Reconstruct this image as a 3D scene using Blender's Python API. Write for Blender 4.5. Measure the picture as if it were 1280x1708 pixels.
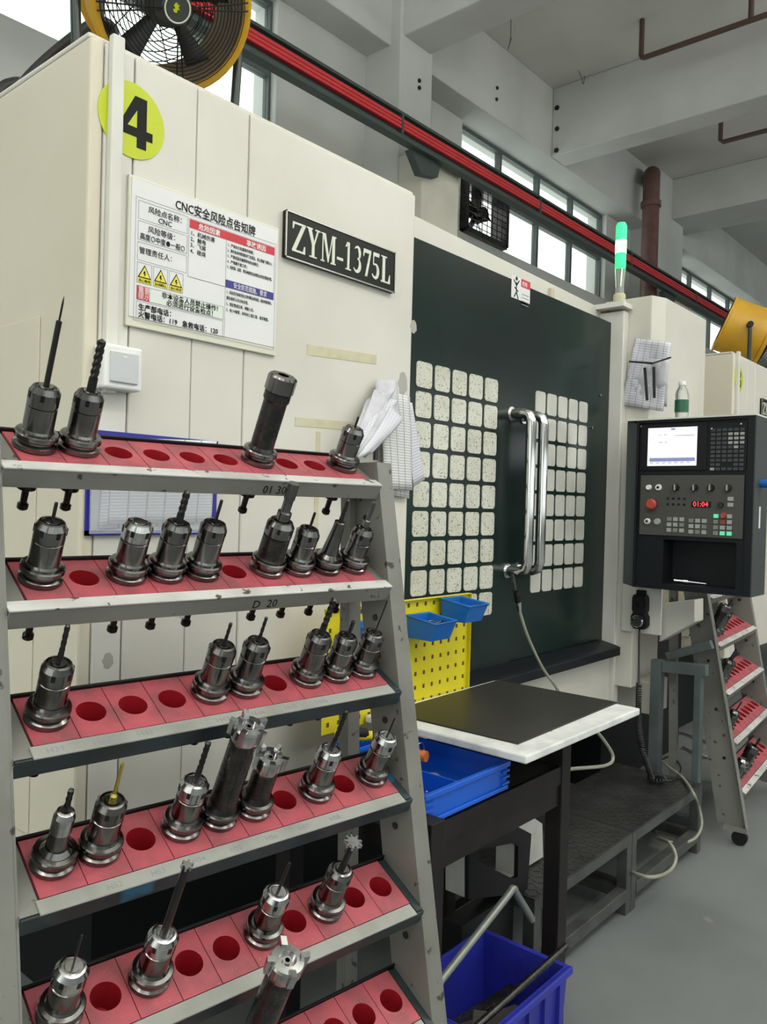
import bpy, math, random
from mathutils import Vector, Matrix
random.seed(4)
PI = math.pi
for o in list(bpy.data.objects): bpy.data.objects.remove(o)
scene = bpy.context.scene
COL = scene.collection

# ------------------------------------------------------------------ camera
FPX, CX, CY, YAW, PITCH, ROLL, CAMH = 1348.0, 640.0, 854.0, .71, -.0092, .0272, 1.34
_Fh = Vector((math.cos(YAW), math.sin(YAW), 0)); _Rh = Vector((math.sin(YAW), -math.cos(YAW), 0))
FWD = _Fh*math.cos(PITCH) + Vector((0, 0, 1))*math.sin(PITCH)
_Up = _Rh.cross(FWD)
CAMX = _Rh*math.cos(ROLL) + _Up*math.sin(ROLL)
CAMY = -_Rh*math.sin(ROLL) + _Up*math.cos(ROLL)
CAM = Vector((0, 0, CAMH))
cd = bpy.data.cameras.new('camera'); cam = bpy.data.objects.new('camera', cd); COL.objects.link(cam)
cd.sensor_fit = 'VERTICAL'; cd.sensor_height = 36.0; cd.lens = FPX/1708*36.0
cd.clip_start = .05; cd.clip_end = 200
R3 = Matrix((CAMX, CAMY, -FWD)).transposed()
cam.matrix_world = Matrix.Translation(CAM) @ R3.to_4x4()
scene.camera = cam

# ------------------------------------------------------------------ world, lights, exposure
scene.view_settings.view_transform = 'Standard'; scene.view_settings.look = 'None'
scene.view_settings.exposure = -0.12; scene.view_settings.gamma = 1.0
scene.view_settings.use_curve_mapping = False
w = bpy.data.worlds.new('overcast'); scene.world = w; w.use_nodes = True
w.node_tree.nodes['Background'].inputs[0].default_value = (.93, 1.0, .95, 1)
w.node_tree.nodes['Background'].inputs[1].default_value = 2.0
def area(name, loc, rot, sx, sy, power, col=(1, .98, .94)):
    l = bpy.data.lights.new(name, 'AREA'); l.shape = 'RECTANGLE'; l.size = sx; l.size_y = sy
    l.energy = power; l.color = col
    o = bpy.data.objects.new(name, l); COL.objects.link(o); o.location = loc; o.rotation_euler = rot
    return o
LAMPS = [(-2.6, 1.2), (-1.6, -1.2), (1.4, -1.2), (4.4, -1.2), (7.4, -1.2), (-1.6, -4.2), (2.4, -4.2), (6.4, -4.2)]  # first entry is added to brighten the machine's left side
LAMPZ = 4.3
for i, (lx, ly) in enumerate(LAMPS):
    area('lamp_and_fill', (lx, ly, LAMPZ-.03), (0, 0, 0), 1.8, .3, 31)
    area('lamp_and_fill', (lx, ly, LAMPZ+.09), (PI, 0, 0), 1.8, .3, 105)  # upward fill added to brighten the ceiling, in place of bounced daylight

# ------------------------------------------------------------------ helpers
def ray(px, py): return FWD + CAMX*((px-CX)/FPX) - CAMY*((py-CY)/FPX)
def at(px, py, X=None, Y=None, Z=None):
    r = ray(px, py)
    if X is not None: t = X/r.x
    elif Y is not None: t = Y/r.y
    else: t = (Z-CAMH)/r.z
    return CAM + r*t

def frame_from(d):
    d = Vector(d).normalized()
    a = Vector((0, 0, 1)) if abs(d.z) < .9 else Vector((1, 0, 0))
    u = d.cross(a).normalized(); v = d.cross(u).normalized()
    return u, v

class MB:
    def __init__(s, M=None): s.v = []; s.f = []; s.sm = []; s.mi = []; s.M = M; s.cur = 0
    def add(s, vs, fs, smooth=False):
        b = len(s.v)
        for p in vs:
            p = Vector(p); s.v.append(s.M @ p if s.M else p)
        for q in fs:
            s.f.append([b+i for i in q]); s.sm.append(smooth); s.mi.append(s.cur)
        return s
    def box(s, x0, x1, y0, y1, z0, z1):
        x0, x1 = min(x0, x1), max(x0, x1); y0, y1 = min(y0, y1), max(y0, y1); z0, z1 = min(z0, z1), max(z0, z1)
        vs = [(x0,y0,z0),(x1,y0,z0),(x1,y1,z0),(x0,y1,z0),(x0,y0,z1),(x1,y0,z1),(x1,y1,z1),(x0,y1,z1)]
        return s.add(vs, [(3,2,1,0),(4,5,6,7),(0,1,5,4),(1,2,6,5),(2,3,7,6),(3,0,4,7)])
    def obox(s, c, ax, ay, az):
        c = Vector(c); ax = Vector(ax); ay = Vector(ay); az = Vector(az)
        vs = [c+ax*i+ay*j+az*k for k in (-1,1) for (i,j) in ((-1,-1),(1,-1),(1,1),(-1,1))]
        return s.add(vs, [(3,2,1,0),(4,5,6,7),(0,1,5,4),(1,2,6,5),(2,3,7,6),(3,0,4,7)])
    def bar(s, p0, p1, w, h, upv=(0, 0, 1)):
        p0 = Vector(p0); p1 = Vector(p1); d = (p1-p0); u = d.cross(Vector(upv))
        if u.length < 1e-6: u = d.cross(Vector((0, 1, 0)))
        u.normalize(); v = u.cross(d).normalized()
        return s.obox((p0+p1)/2, d/2, u*w/2, v*h/2)
    def prism(s, pts, off):
        pts = [Vector(p) for p in pts]; off = Vector(off); n = len(pts)
        nrm = Vector((0, 0, 0))
        for i in range(n): nrm += pts[i].cross(pts[(i+1) % n])
        if nrm.dot(off) > 0: pts = pts[::-1]
        vs = pts + [p+off for p in pts]
        fs = [tuple(range(n)), tuple(range(2*n-1, n-1, -1))]
        fs += [(i, i+n, (i+1) % n+n, (i+1) % n) for i in range(n)]
        return s.add(vs, fs)
    def cyl(s, p0, p1, r0, r1=None, n=16, smooth=True, caps=True):
        p0 = Vector(p0); p1 = Vector(p1); r1 = r0 if r1 is None else r1
        u, v = frame_from(p1-p0)
        ring = lambda p, r: [p+(u*math.cos(2*PI*i/n)+v*math.sin(2*PI*i/n))*r for i in range(n)]
        vs = ring(p0, r0)+ring(p1, r1)
        s.add(vs, [(i, i+n, (i+1) % n+n, (i+1) % n) for i in range(n)], smooth)
        if caps:
            s.add(ring(p0, r0), [tuple(range(n))]); s.add(ring(p1, r1), [tuple(range(n-1, -1, -1))])
        return s
    def tube(s, pts, r, n=8, closed=False, rs=None):
        pts = [Vector(p) for p in pts]; m = len(pts); vs = []
        u = None
        for i in range(m):
            a = pts[(i-1) % m] if (closed or i > 0) else pts[i]
            b = pts[(i+1) % m] if (closed or i < m-1) else pts[i]
            d = (b-a).normalized()
            if u is None: u, v = frame_from(d)
            else:
                u = (u - d*u.dot(d)).normalized(); v = d.cross(u)
            rr = rs[i] if rs else r
            vs += [pts[i]+(u*math.cos(2*PI*k/n)+v*math.sin(2*PI*k/n))*rr for k in range(n)]
        fs = []
        for i in range(m if closed else m-1):
            j = (i+1) % m
            fs += [(i*n+k, i*n+(k+1) % n, j*n+(k+1) % n, j*n+k) for k in range(n)]
        s.add(vs, fs, True)
        if not closed:
            s.add(vs[:n], [tuple(range(n-1, -1, -1))]); s.add(vs[-n:], [tuple(range(n))])
        return s
    def lathe(s, prof, n=24, M=None, cap0=True, cap1=True):
        T = (lambda p: M @ Vector(p)) if M else Vector
        ring = lambda r, z: [T((r*math.cos(2*PI*i/n), r*math.sin(2*PI*i/n), z)) for i in range(n)]
        for (r0, z0), (r1, z1) in zip(prof[:-1], prof[1:]):
            s.add(ring(r0, z0)+ring(r1, z1), [(i, (i+1) % n, (i+1) % n+n, i+n) for i in range(n)], abs(z1-z0) > 1e-7)
        if cap0 and prof[0][0] > 1e-6: s.add(ring(*prof[0]), [tuple(range(n-1, -1, -1))])
        if cap1 and prof[-1][0] > 1e-6: s.add(ring(*prof[-1]), [tuple(range(n))])
        return s
    def build(s, name, mats, parent=None, inv=None, bevel=0, seg=2):
        me = bpy.data.meshes.new(name); me.from_pydata([tuple(p) for p in s.v], [], s.f)
        me.polygons.foreach_set('use_smooth', s.sm)
        if not isinstance(mats, (list, tuple)): mats = [mats]
        for m in mats: me.materials.append(m)
        if len(mats) > 1: me.polygons.foreach_set('material_index', s.mi)
        me.update()
        return link(name, me, parent, bevel, seg)

def link(name, me, parent=None, bevel=0, seg=2):
    o = bpy.data.objects.new(name, me); COL.objects.link(o)
    if parent:
        o.parent = parent
        if parent.get('_w'): o.matrix_parent_inverse = Matrix.Translation(parent.location).inverted()
    if bevel:
        b = o.modifiers.new('bevel', 'BEVEL'); b.width = bevel; b.segments = seg; b.limit_method = 'ANGLE'; b.angle_limit = .6
        b.harden_normals = False
    return o

def tag(o, label, cat, group=None, kind=None):
    o['label'] = label; o['category'] = cat
    if group: o['group'] = group
    if kind: o['kind'] = kind
    return o
def thing(name, label, cat, loc=(0, 0, 0), world=True, rot=None, group=None):
    """Empty at the base; world=True: parts are given in world coordinates."""
    o = bpy.data.objects.new(name, None); COL.objects.link(o); o.location = loc; o.empty_display_size = .05
    if rot is not None: o.rotation_euler = rot
    if world: o['_w'] = 1
    return tag(o, label, cat, group)
def struct(o): o['kind'] = 'structure'; return o
def sub(name, mb, mat, part, root, bevel=0):
    """A sub-part: child of a part whose own coordinates are the root's."""
    o = mb.build(name, mat, None, bevel=bevel); o.parent = part
    return o
def catmull(P, k=8):
    P = [Vector(p) for p in P]; Q = [P[0]*2-P[1]]+P+[P[-1]*2-P[-2]]; out = []
    for i in range(1, len(Q)-2):
        a, b, c, d = Q[i-1], Q[i], Q[i+1], Q[i+2]
        for j in range(k):
            t = j/k
            out.append(.5*((2*b)+(c-a)*t+(2*a-5*b+4*c-d)*t*t+(3*b-a-3*c+d)*t**3))
    return out+[P[-1]]
def rrect(w, h, r, n=3):
    """rounded rectangle outline centred at 0"""
    out = []
    for cx_, cy_, a0 in ((w/2-r, h/2-r, 0), (-w/2+r, h/2-r, 90), (-w/2+r, -h/2+r, 180), (w/2-r, -h/2+r, 270)):
        for i in range(n+1):
            a = math.radians(a0+90*i/n); out.append((cx_+r*math.cos(a), cy_+r*math.sin(a)))
    return out

# ------------------------------------------------------------------ materials
def mat(name, col, rough=.5, metal=0.0, dirt=None, dscale=6.0, damt=.35, spots=None, sscale=40.0, sthr=.68, bump=0.0, bscale=80.0,
        rvar=0.0, emit=None, estr=0.0, trans=0.0, alpha=1.0, spec=None, stretch=None, ior=None, pos=False, dlo=.42, dhi=.72):
    m = bpy.data.materials.new(name); m.use_nodes = True
    nt = m.node_tree; N = nt.nodes; L = nt.links; b = N['Principled BSDF']
    col = tuple(col)+(1,) if len(col) == 3 else col
    b.inputs['Base Color'].default_value = col; b.inputs['Roughness'].default_value = rough; b.inputs['Metallic'].default_value = metal
    if spec is not None: b.inputs['Specular IOR Level'].default_value = spec
    if ior: b.inputs['IOR'].default_value = ior
    if trans: b.inputs['Transmission Weight'].default_value = trans
    if alpha < 1: b.inputs['Alpha'].default_value = alpha
    if emit: b.inputs['Emission Color'].default_value = tuple(emit)+(1,); b.inputs['Emission Strength'].default_value = estr
    if dirt or spots or bump or rvar:
        tc = N.new('ShaderNodeTexCoord'); vec = tc.outputs['Object']
        if pos: vec = N.new('ShaderNodeNewGeometry').outputs['Position']
        if stretch:
            mp = N.new('ShaderNodeMapping'); mp.inputs['Scale'].default_value = stretch; L.new(vec, mp.inputs[0]); vec = mp.outputs[0]
        def noise(sc, det=5):
            n = N.new('ShaderNodeTexNoise'); n.inputs['Scale'].default_value = sc; n.inputs['Detail'].default_value = det; L.new(vec, n.inputs['Vector']); return n
        cur = None
        def mix(fac, c2):
            nonlocal cur
            x = N.new('ShaderNodeMix'); x.data_type = 'RGBA'
            if cur is None: x.inputs[6].default_value = col
            else: L.new(cur, x.inputs[6])
            x.inputs[7].default_value = tuple(c2)+(1,); L.new(fac, x.inputs[0]); cur = x.outputs[2]
        if dirt:
            n = noise(dscale); r = N.new('ShaderNodeMapRange'); r.inputs[1].default_value = dlo; r.inputs[2].default_value = dhi
            r.inputs[3].default_value = 0; r.inputs[4].default_value = damt; L.new(n.outputs[0], r.inputs[0]); mix(r.outputs[0], dirt)
        if spots:
            n = noise(sscale, 3); r = N.new('ShaderNodeMapRange'); r.inputs[1].default_value = sthr; r.inputs[2].default_value = sthr+.04
            L.new(n.outputs[0], r.inputs[0]); mix(r.outputs[0], spots)
        if cur is not None: L.new(cur, b.inputs['Base Color'])
        if rvar:
            n = noise(dscale*3); r = N.new('ShaderNodeMapRange'); r.inputs[3].default_value = max(0, rough-rvar); r.inputs[4].default_value = min(1, rough+rvar)
            L.new(n.outputs[0], r.inputs[0]); L.new(r.outputs[0], b.inputs['Roughness'])
        if bump:
            n = noise(bscale); bp = N.new('ShaderNodeBump'); bp.inputs['Strength'].default_value = bump; bp.inputs['Distance'].default_value = .004
            L.new(n.outputs[0], bp.inputs['Height']); L.new(bp.outputs[0], b.inputs['Normal'])
    return m

def paper_mat(name, base, line, sx, sy, lw=.04):
    """ruled form: brick-texture grid on generated coordinates of the sheet's UV map"""
    m = mat(name, base, .75); nt = m.node_tree; N = nt.nodes; L = nt.links
    uv = N.new('ShaderNodeTexCoord'); mp = N.new('ShaderNodeMapping'); mp.inputs['Scale'].default_value = (sx, sy, 1)
    br = N.new('ShaderNodeTexBrick'); br.offset = 0; br.inputs['Scale'].default_value = 1; br.inputs['Mortar Size'].default_value = lw
    br.inputs['Brick Width'].default_value = 1; br.inputs['Row Height'].default_value = .5
    br.inputs['Color1'].default_value = br.inputs['Color2'].default_value = tuple(base)+(1,); br.inputs['Mortar'].default_value = tuple(line)+(1,)
    ns = N.new('ShaderNodeTexNoise'); ns.inputs['Scale'].default_value = 90; ns.inputs['Detail'].default_value = 2
    r = N.new('ShaderNodeMapRange'); r.inputs[1].default_value = .55; r.inputs[2].default_value = .62; r.inputs[4].default_value = .45
    x = N.new('ShaderNodeMix'); x.data_type = 'RGBA'; x.inputs[7].default_value = tuple(line)+(1,)
    L.new(uv.outputs['UV'], mp.inputs[0]); L.new(mp.outputs[0], br.inputs['Vector']); L.new(uv.outputs['UV'], ns.inputs['Vector'])
    L.new(ns.outputs[0], r.inputs[0]); L.new(r.outputs[0], x.inputs[0]); L.new(br.outputs[0], x.inputs[6]); L.new(x.outputs[2], nt.nodes['Principled BSDF'].inputs['Base Color'])
    return m

M = {}
M['concrete'] = mat('floor concrete', (.185, .198, .20), .42, dirt=(.105, .112, .114), dscale=1.3, damt=.8, spots=(.36, .36, .32), sscale=2.6, sthr=.70, bump=.15, bscale=30, rvar=.12)
M['plaster'] = mat('grey plaster', (.60, .61, .59), .85, dirt=(.42, .43, .42), dscale=1.2, damt=.6, bump=.1, bscale=25)
M['plaster_light'] = mat('cream plaster', (.66, .64, .56), .85, dirt=(.45, .43, .37), dscale=2.5, damt=.6)
M['ceiling'] = mat('ceiling paint', (.66, .66, .62), .9, dirt=(.46, .46, .43), dscale=.8, damt=.6)
M['machine'] = mat('machine enamel', (.66, .64, .58), .38, dirt=(.52, .49, .42), dscale=2.2, damt=.55, spots=(.40, .38, .33), sscale=9, sthr=.74, rvar=.08)
M['machine_side'] = mat('machine side enamel', (.68, .64, .52), .4, dirt=(.58, .53, .41), dscale=1.4, damt=.6)
M['trim'] = mat('white trim', (.70, .69, .64), .4, dirt=(.55, .53, .48), dscale=7, damt=.4)
M['white'] = mat('white plastic', (.80, .80, .79), .35)
M['greyplastic'] = mat('grey plastic', (.55, .57, .59), .4)
M['door'] = mat('dark green door enamel', (.008, .022, .018), .22, dirt=(.012, .014, .015), dscale=1.5, damt=.8, rvar=.05, spec=.28)
M['pane'] = mat('splashed glass with painted reflection', (.62, .62, .54), .16, dirt=(.48, .47, .38), dscale=14, damt=.6, spots=(.22, .21, .16), sscale=170, sthr=.60, pos=True)  # cream tone stands for reflections and the bright interior; specks are spatter
M['pane_greyer'] = mat('greyer glass with painted reflection', (.55, .55, .50), .16, dirt=(.40, .40, .36), dscale=9, damt=.7, spots=(.30, .29, .24), sscale=190, sthr=.68, pos=True)  # right door's greyer tone, its weaker reflection put into the colour
M['chrome'] = mat('chrome', (.62, .62, .62), .13, 1.0)
M['steel'] = mat('tool steel', (.20, .195, .19), .20, 1.0, dirt=(.09, .085, .08), dscale=22, damt=.8, rvar=.07, pos=True)
M['steel_bright'] = mat('bright steel', (.50, .50, .50), .18, 1.0, dirt=(.28, .28, .27), dscale=50, damt=.7, rvar=.06)
M['steel_dark'] = mat('blackened steel', (.045, .043, .042), .28, .85, dirt=(.09, .085, .08), dscale=40, damt=.6, rvar=.08)
M['drill'] = mat('drill steel', (.055, .052, .05), .28, .9)
M['gold'] = mat('titanium coated tap', (.60, .48, .10), .3, 1.0)
M['rack'] = mat('rack grey paint', (.205, .205, .185), .45, .1, dirt=(.13, .125, .11), dscale=5, damt=.85, spots=(.05, .042, .035), pos=True, sscale=34, sthr=.65, bump=.1, bscale=60)
M['rack_dark'] = mat('blue grey paint with lip shade', (.030, .045, .052), .4, .1, dirt=(.015, .015, .015), dscale=9, damt=.95, spots=(.02, .12, .22), sscale=7, sthr=.66)  # blue patches are paint; the darkness is shade of the downward-facing lips
M['strip'] = mat('label strip', (.31, .32, .29), .5, .1, dirt=(.20, .20, .18), dscale=12, damt=.7, spots=(.08, .07, .06), sscale=30, sthr=.72)
M['ledge'] = mat('chipped ledge', (.55, .55, .53), .45, dirt=(.34, .33, .31), dscale=10, damt=.8, spots=(.08, .07, .06), sscale=45, sthr=.63)
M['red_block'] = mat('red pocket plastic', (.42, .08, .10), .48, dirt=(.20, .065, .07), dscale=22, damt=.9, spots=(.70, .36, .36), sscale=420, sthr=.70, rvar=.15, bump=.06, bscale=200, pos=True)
M['red_hole'] = mat('red plastic with hole shade', (.34, .010, .018), .4)  # same plastic as the blocks, unfaded, with the hole's shade in its colour
M['black'] = mat('black paint', (.008, .008, .009), .4, spec=.25)
M['black_matte'] = mat('black rubber', (.010, .010, .010), .6, spec=.25)
M['cart'] = mat('dark brown cart paint', (.012, .010, .010), .42, dirt=(.022, .018, .016), dscale=10, damt=.6, spec=.22)
M['mat'] = mat('black rubber mat', (.018, .017, .014), .42, dirt=(.03, .028, .024), dscale=3, damt=.8, spec=.35)
M['board'] = mat('white worn board', (.72, .73, .72), .45, dirt=(.45, .46, .46), dscale=14, damt=.8, spots=(.2, .2, .2), sscale=40, sthr=.7)
M['yellow'] = mat('yellow pegboard paint', (.72, .62, .01), .42, dirt=(.55, .47, .03), dscale=6, damt=.6)
M['peghole'] = mat('dark peg hole', (.10, .05, .02), .8)
M['bluebin'] = mat('blue bin plastic', (.008, .13, .46), .35)
M['bluetray'] = mat('blue tray plastic', (.006, .10, .56), .35)
M['bluecrate'] = mat('royal blue crate plastic', (.020, .028, .34), .38, dirt=(.02, .02, .14), dscale=6, damt=.6)
M['plate'] = mat('checker plate', (.035, .035, .036), .36, .5, dirt=(.08, .08, .08), dscale=9, damt=.7)
M['frame_steel'] = mat('platform frame steel', (.085, .09, .085), .45, .3, dirt=(.04, .04, .04), dscale=10, damt=.8)
M['panel'] = mat('panel charcoal', (.009, .011, .014), .42, spec=.22)
M['panel_side'] = mat('panel grey side', (.05, .058, .058), .45, spec=.3)
M['opanel'] = mat('operator panel grey', (.07, .07, .064), .5, spec=.3)
M['key'] = mat('pale key', (.34, .35, .34), .5); M['key_dim'] = mat('dim key', (.20, .21, .20), .5); M['key_dark'] = mat('dark key', (.05, .055, .06), .5)
M['key_green'] = mat('lit green key', (.1, .5, .3), .5, emit=(.15, .9, .5), estr=.5); M['key_red'] = mat('red key', (.30, .06, .05), .5)
M['screen'] = mat('lit screen', (.8, .8, .85), .4, emit=(.86, .88, 1.0), estr=.95)
M['screen_blue'] = mat('screen blue bar', (.2, .22, .4), .4, emit=(.16, .18, .36), estr=.8)
M['screen_grey'] = mat('screen grey text', (.4, .4, .45), .4, emit=(.42, .43, .52), estr=.8)
M['led'] = mat('red digits', (.8, .02, .02), .4, emit=(1, .04, .06), estr=2.5)
M['estop'] = mat('emergency stop red', (.42, .06, .04), .4)
M['green_light'] = mat('lit green lamp', (.05, .8, .3), .25, emit=(.02, .85, .25), estr=1.1)
M['green_core'] = mat('green lamp core', (.5, 1, .7), .3, emit=(.45, 1.0, .65), estr=3.0)
M['clear'] = mat('clear plastic', (.93, .95, .92), .12, trans=.9, ior=1.3)
M['bottle_green'] = mat('green bottle label', (.01, .10, .05), .4)
M['fan_yellow'] = mat('yellow fan drum', (.62, .34, .012), .35, dirt=(.40, .22, .02), dscale=6, damt=.5)
M['fan_in'] = mat('brown fan interior', (.22, .15, .08), .7, dirt=(.12, .09, .06), dscale=8, damt=.7)  # browner and darker than the drum's outside
M['fan_dark'] = mat('fan blade grey', (.05, .05, .05), .5)
M['tube_green'] = mat('dark green tube', (.012, .028, .025), .3)
M['badge'] = mat('fan badge', (.05, .055, .05), .4)
M['lime'] = mat('lime sticker', (.52, .60, .012), .45)
M['ink'] = mat('black ink', (.008, .008, .008), .6, spec=.2); M['ink_grey'] = mat('grey ink', (.25, .25, .27), .6)
M['sign_white'] = mat('sign print white', (.74, .74, .75), .3); M['sign_frame'] = mat('cream sign frame', (.68, .67, .56), .4)
M['sign_red'] = mat('sign red', (.55, .02, .035), .4); M['sign_blue'] = mat('sign blue', (.035, .03, .22), .4)
M['sign_yellow'] = mat('sign yellow', (.75, .68, .05), .4); M['sign_ltgreen'] = mat('sign pale green', (.70, .76, .70), .4)
M['plate_black'] = mat('name plate black', (.010, .012, .009), .3, spec=.22); M['plate_letter'] = mat('name plate letters', (.68, .70, .60), .35)
M['plate_rim'] = mat('name plate rim', (.45, .44, .42), .25, 1.0)
M['tape'] = mat('old tape', (.58, .55, .38), .6, dirt=(.45, .42, .3), dscale=30, damt=.6)
M['clip_blue'] = mat('blue holder frame', (.02, .02, .30), .35)
M['sheet_clear'] = mat('clear holder sheet', (.8, .85, .88), .15, alpha=.25)
M['paper'] = paper_mat('printed form', (.70, .70, .76), (.36, .36, .42), 6, 14, .05)
M['paper2'] = paper_mat('printed list', (.74, .74, .74), (.34, .34, .34), 4, 18, .06)
M['paper_plain'] = mat('thin paper', (.56, .56, .60), .7, dirt=(.36, .36, .42), dscale=16, damt=.8)
M['magnet'] = mat('magnet bar', (.02, .02, .025), .4)
M['bus'] = mat('busbar housing', (.045, .065, .060), .5); M['bus_red'] = mat('busbar red', (.62, .03, .038), .4)
M['pipe'] = mat('rust brown pipe', (.10, .055, .045), .5); M['pipe_red'] = mat('old red pipe', (.14, .06, .055), .5, dirt=(.2, .18, .17), dscale=8)
M['win_frame'] = mat('grey window frame', (.09, .11, .105), .5)
M['win_glass'] = mat('frosted pane', (.97, 1, .98), .25, trans=1.0, ior=1.02)
M['wire'] = mat('old wire', (.20, .19, .17), .6)
M['hose'] = mat('clear yellowed hose', (.34, .34, .27), .25, alpha=.8)
M['cable'] = mat('black cable', (.012, .012, .013), .4)
M['cast'] = mat('pale cast iron', (.50, .50, .47), .45, dirt=(.33, .33, .3), dscale=12, damt=.7)
M['galv'] = mat('grey pipe metal', (.22, .24, .22), .4, .5)
M['wood'] = mat('dark oily wood', (.05, .045, .035), .6, dirt=(.02, .02, .018), dscale=9, damt=.8)
M['stand'] = mat('blue grey stand paint', (.09, .115, .115), .45, dirt=(.045, .05, .05), dscale=6, damt=.8)
M['orange'] = mat('orange handle', (.62, .16, .03), .4); M['bright_yellow'] = mat('yellow grip', (.78, .62, .01), .4)
M['cavity'] = mat('machine base black with shade', (.008, .009, .010), .6, spec=.2)  # darkness of the void under the machine put into the base colour
M['lamp'] = mat('lamp tube', (1, 1, 1), .5, emit=(1, .98, .94), estr=6)
M['shade'] = mat('lamp housing', (.7, .7, .7), .5)
M['smudge'] = mat('grease smudge', (.40, .39, .35), .6)

# ------------------------------------------------------------------ lettering
def text_mesh(body, size, extrude=.0002, align='LEFT', offset=0.0, shear=0.0, spacing=1.0):
    c = bpy.data.curves.new('lettering', 'FONT'); c.body = body; c.size = size; c.extrude = extrude
    c.align_x = align; c.align_y = 'BOTTOM_BASELINE'; c.offset = offset; c.shear = shear; c.space_character = spacing; c.resolution_u = 2
    o = bpy.data.objects.new('tmp', c); COL.objects.link(o)
    dg = bpy.context.evaluated_depsgraph_get(); me = bpy.data.meshes.new_from_object(o.evaluated_get(dg))
    bpy.data.objects.remove(o); bpy.data.curves.remove(c)
    return me
def text(body, size, m, origin, ux, uy, parent, name='lettering', align='LEFT', offset=0.0, width=None, part=None):
    me = text_mesh(body, size, align=align, offset=offset)
    if not me.vertices: return None
    ux = Vector(ux).normalized(); uy = Vector(uy).normalized(); uz = ux.cross(uy)
    xs = [v.co.x for v in me.vertices]; wd = max(xs)-min(xs)
    k = width/wd if width else 1.0
    T = Matrix((ux*k, uy, uz)).transposed().to_4x4(); T.translation = Vector(origin)
    me.transform(T); me.materials.clear(); me.materials.append(m)
    o = link(name, me, parent)
    if part: o.parent = part; o.matrix_parent_inverse = Matrix()
    return o

# ================================================================== THE SETTING
CEIL = 5.5; YW = 4.3; YB = 4.05; ZW0 = 3.83; ZW1 = 4.825
floor = struct(MB().box(-8, 26, -9, 4.6, -.1, 0).build('floor', M['concrete']))
tag(floor, 'grey smooth concrete workshop floor with pale stains', 'floor', kind='structure')
wx = lambda px, py=300, Y=YW: at(px, py, Y=Y).x
W0L, W0R = -4.0, wx(462, 120)
W1L, W1R = wx(771, 240), wx(1011, 420)
W2L, W2R = wx(1123, 440), wx(1123, 440)+3.4
wall = MB()
wall.box(-8, 26, YW, YW+.25, 0, ZW0)
for a, b in ((-8, W0L), (W0R, W1L), (W1R, W2L), (W2R, 26)): wall.box(a, b, YW+.002, YW+.248, ZW0, ZW1+.1)
wall_back = struct(wall.build('wall_back', M['plaster']))
tag(wall_back, 'grey plastered workshop wall behind the machines', 'wall', kind='structure')
ceiling = struct(MB().box(-8, 26, -9, 4.6, CEIL, CEIL+.12).build('ceiling', M['ceiling']))
tag(ceiling, 'pale grey concrete ceiling slab', 'ceiling', kind='structure')
# the other walls of the hall, behind and beside the viewer, with a long window band over the aisle
fw = MB().box(-8, 26, -9.25, -9, 0, 1.4).box(-8, 26, -9.25, -9, 4.4, CEIL)
for k in range(9): fw.box(-8+k*4.2-.25, -8+k*4.2+.25, -9.25, -9, 1.4, 4.4)
tag(fw.build('wall_front', M['plaster']), 'plastered hall wall with window openings behind the viewer', 'wall', kind='structure')
tag(MB().box(-8.25, -8, -9.25, -6, 0, CEIL).box(-8.25, -8, 3, YW+.25, 0, CEIL).box(-8.25, -8, -6, 3, 4.6, CEIL).build('wall_left', M['plaster']), 'plastered hall end wall to the left, opened wide for side light', 'wall', kind='structure')  # unseen opening, added so light reaches the machine's left side
tag(MB().box(26, 26.25, -9.25, YW+.25, 0, CEIL).build('wall_right', M['plaster']), 'plastered hall end wall far to the right', 'wall', kind='structure')
# beams (children of the ceiling), columns (children of the wall)
MB().box(-8, 26, YB, YW+.25, ZW1, CEIL).build('beam', M['plaster'], ceiling, bevel=.01)
C1L, C1R = wx(667, 150, 3.95), wx(720, 200, 3.95)
B1Z = at(720, 92, Y=3.95).z
B2L = wx(920, 262, YB); B2R = B2L+.28
MB().box(C1L+.03, C1R-.03, -9, YB, B1Z, CEIL).build('beam', M['plaster'], ceiling, bevel=.012)
b2 = MB().box(B2L, B2R, -9, YB, ZW1, CEIL).build('beam', M['plaster'], ceiling, bevel=.012)
C2L, C2R = wx(1098, 400, 3.95), wx(1125, 400, 3.95)
B3 = at(1130, 372, Y=3.95)
MB().box(C2R-.1, C2R+.6, -9, YB, B3.z, CEIL).build('beam', M['plaster'], ceiling, bevel=.012)
MB().box(16.6, 16.9, -9, YB, ZW1, CEIL).build('beam', M['plaster'], ceiling, bevel=.012)
MB().box(C1L, C1R, 3.95, YW+.02, 0, CEIL-.0).build('column', M['plaster'], wall_back, bevel=.012)
MB().box(C2L, C2R+.3, 3.95, YW+.02, 0, CEIL).build('column', M['plaster'], wall_back, bevel=.012)
p = at(706, 262, Y=3.72); q = at(768, 262, Y=3.72)
MB().box(p.x, q.x, 3.72, YW+.01, 0, at(706, 246, Y=3.72).z).build('pier', M['plaster_light'], wall_back, bevel=.012)
p2 = at(1125, 500, Y=3.72)
MB().box(p2.x, p2.x+.6, 3.72, YW+.01, 0, at(1125, 492, Y=3.72).z).build('pier', M['plaster_light'], wall_back, bevel=.012)
# anchor plates on the beam near the corner
for (px, py) in ((930, 180), (930, 215), (929, 251)):
    a = at(px, py, X=B2L)
    MB().cyl((B2L, a.y, a.z), (B2L-.012, a.y, a.z), .024, n=8).build('anchor_plate', M['steel_dark'], ceiling)
for (px, py) in ((829, 147), (828, 166), (699, 135), (699, 147)):
    Yp = YB if px > 760 else 3.95
    a = at(px, py, Y=Yp)
    MB().cyl((a.x, Yp, a.z), (a.x, Yp-.012, a.z), .016, n=8).build('anchor_bolt', M['steel_dark'], ceiling)

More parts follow.
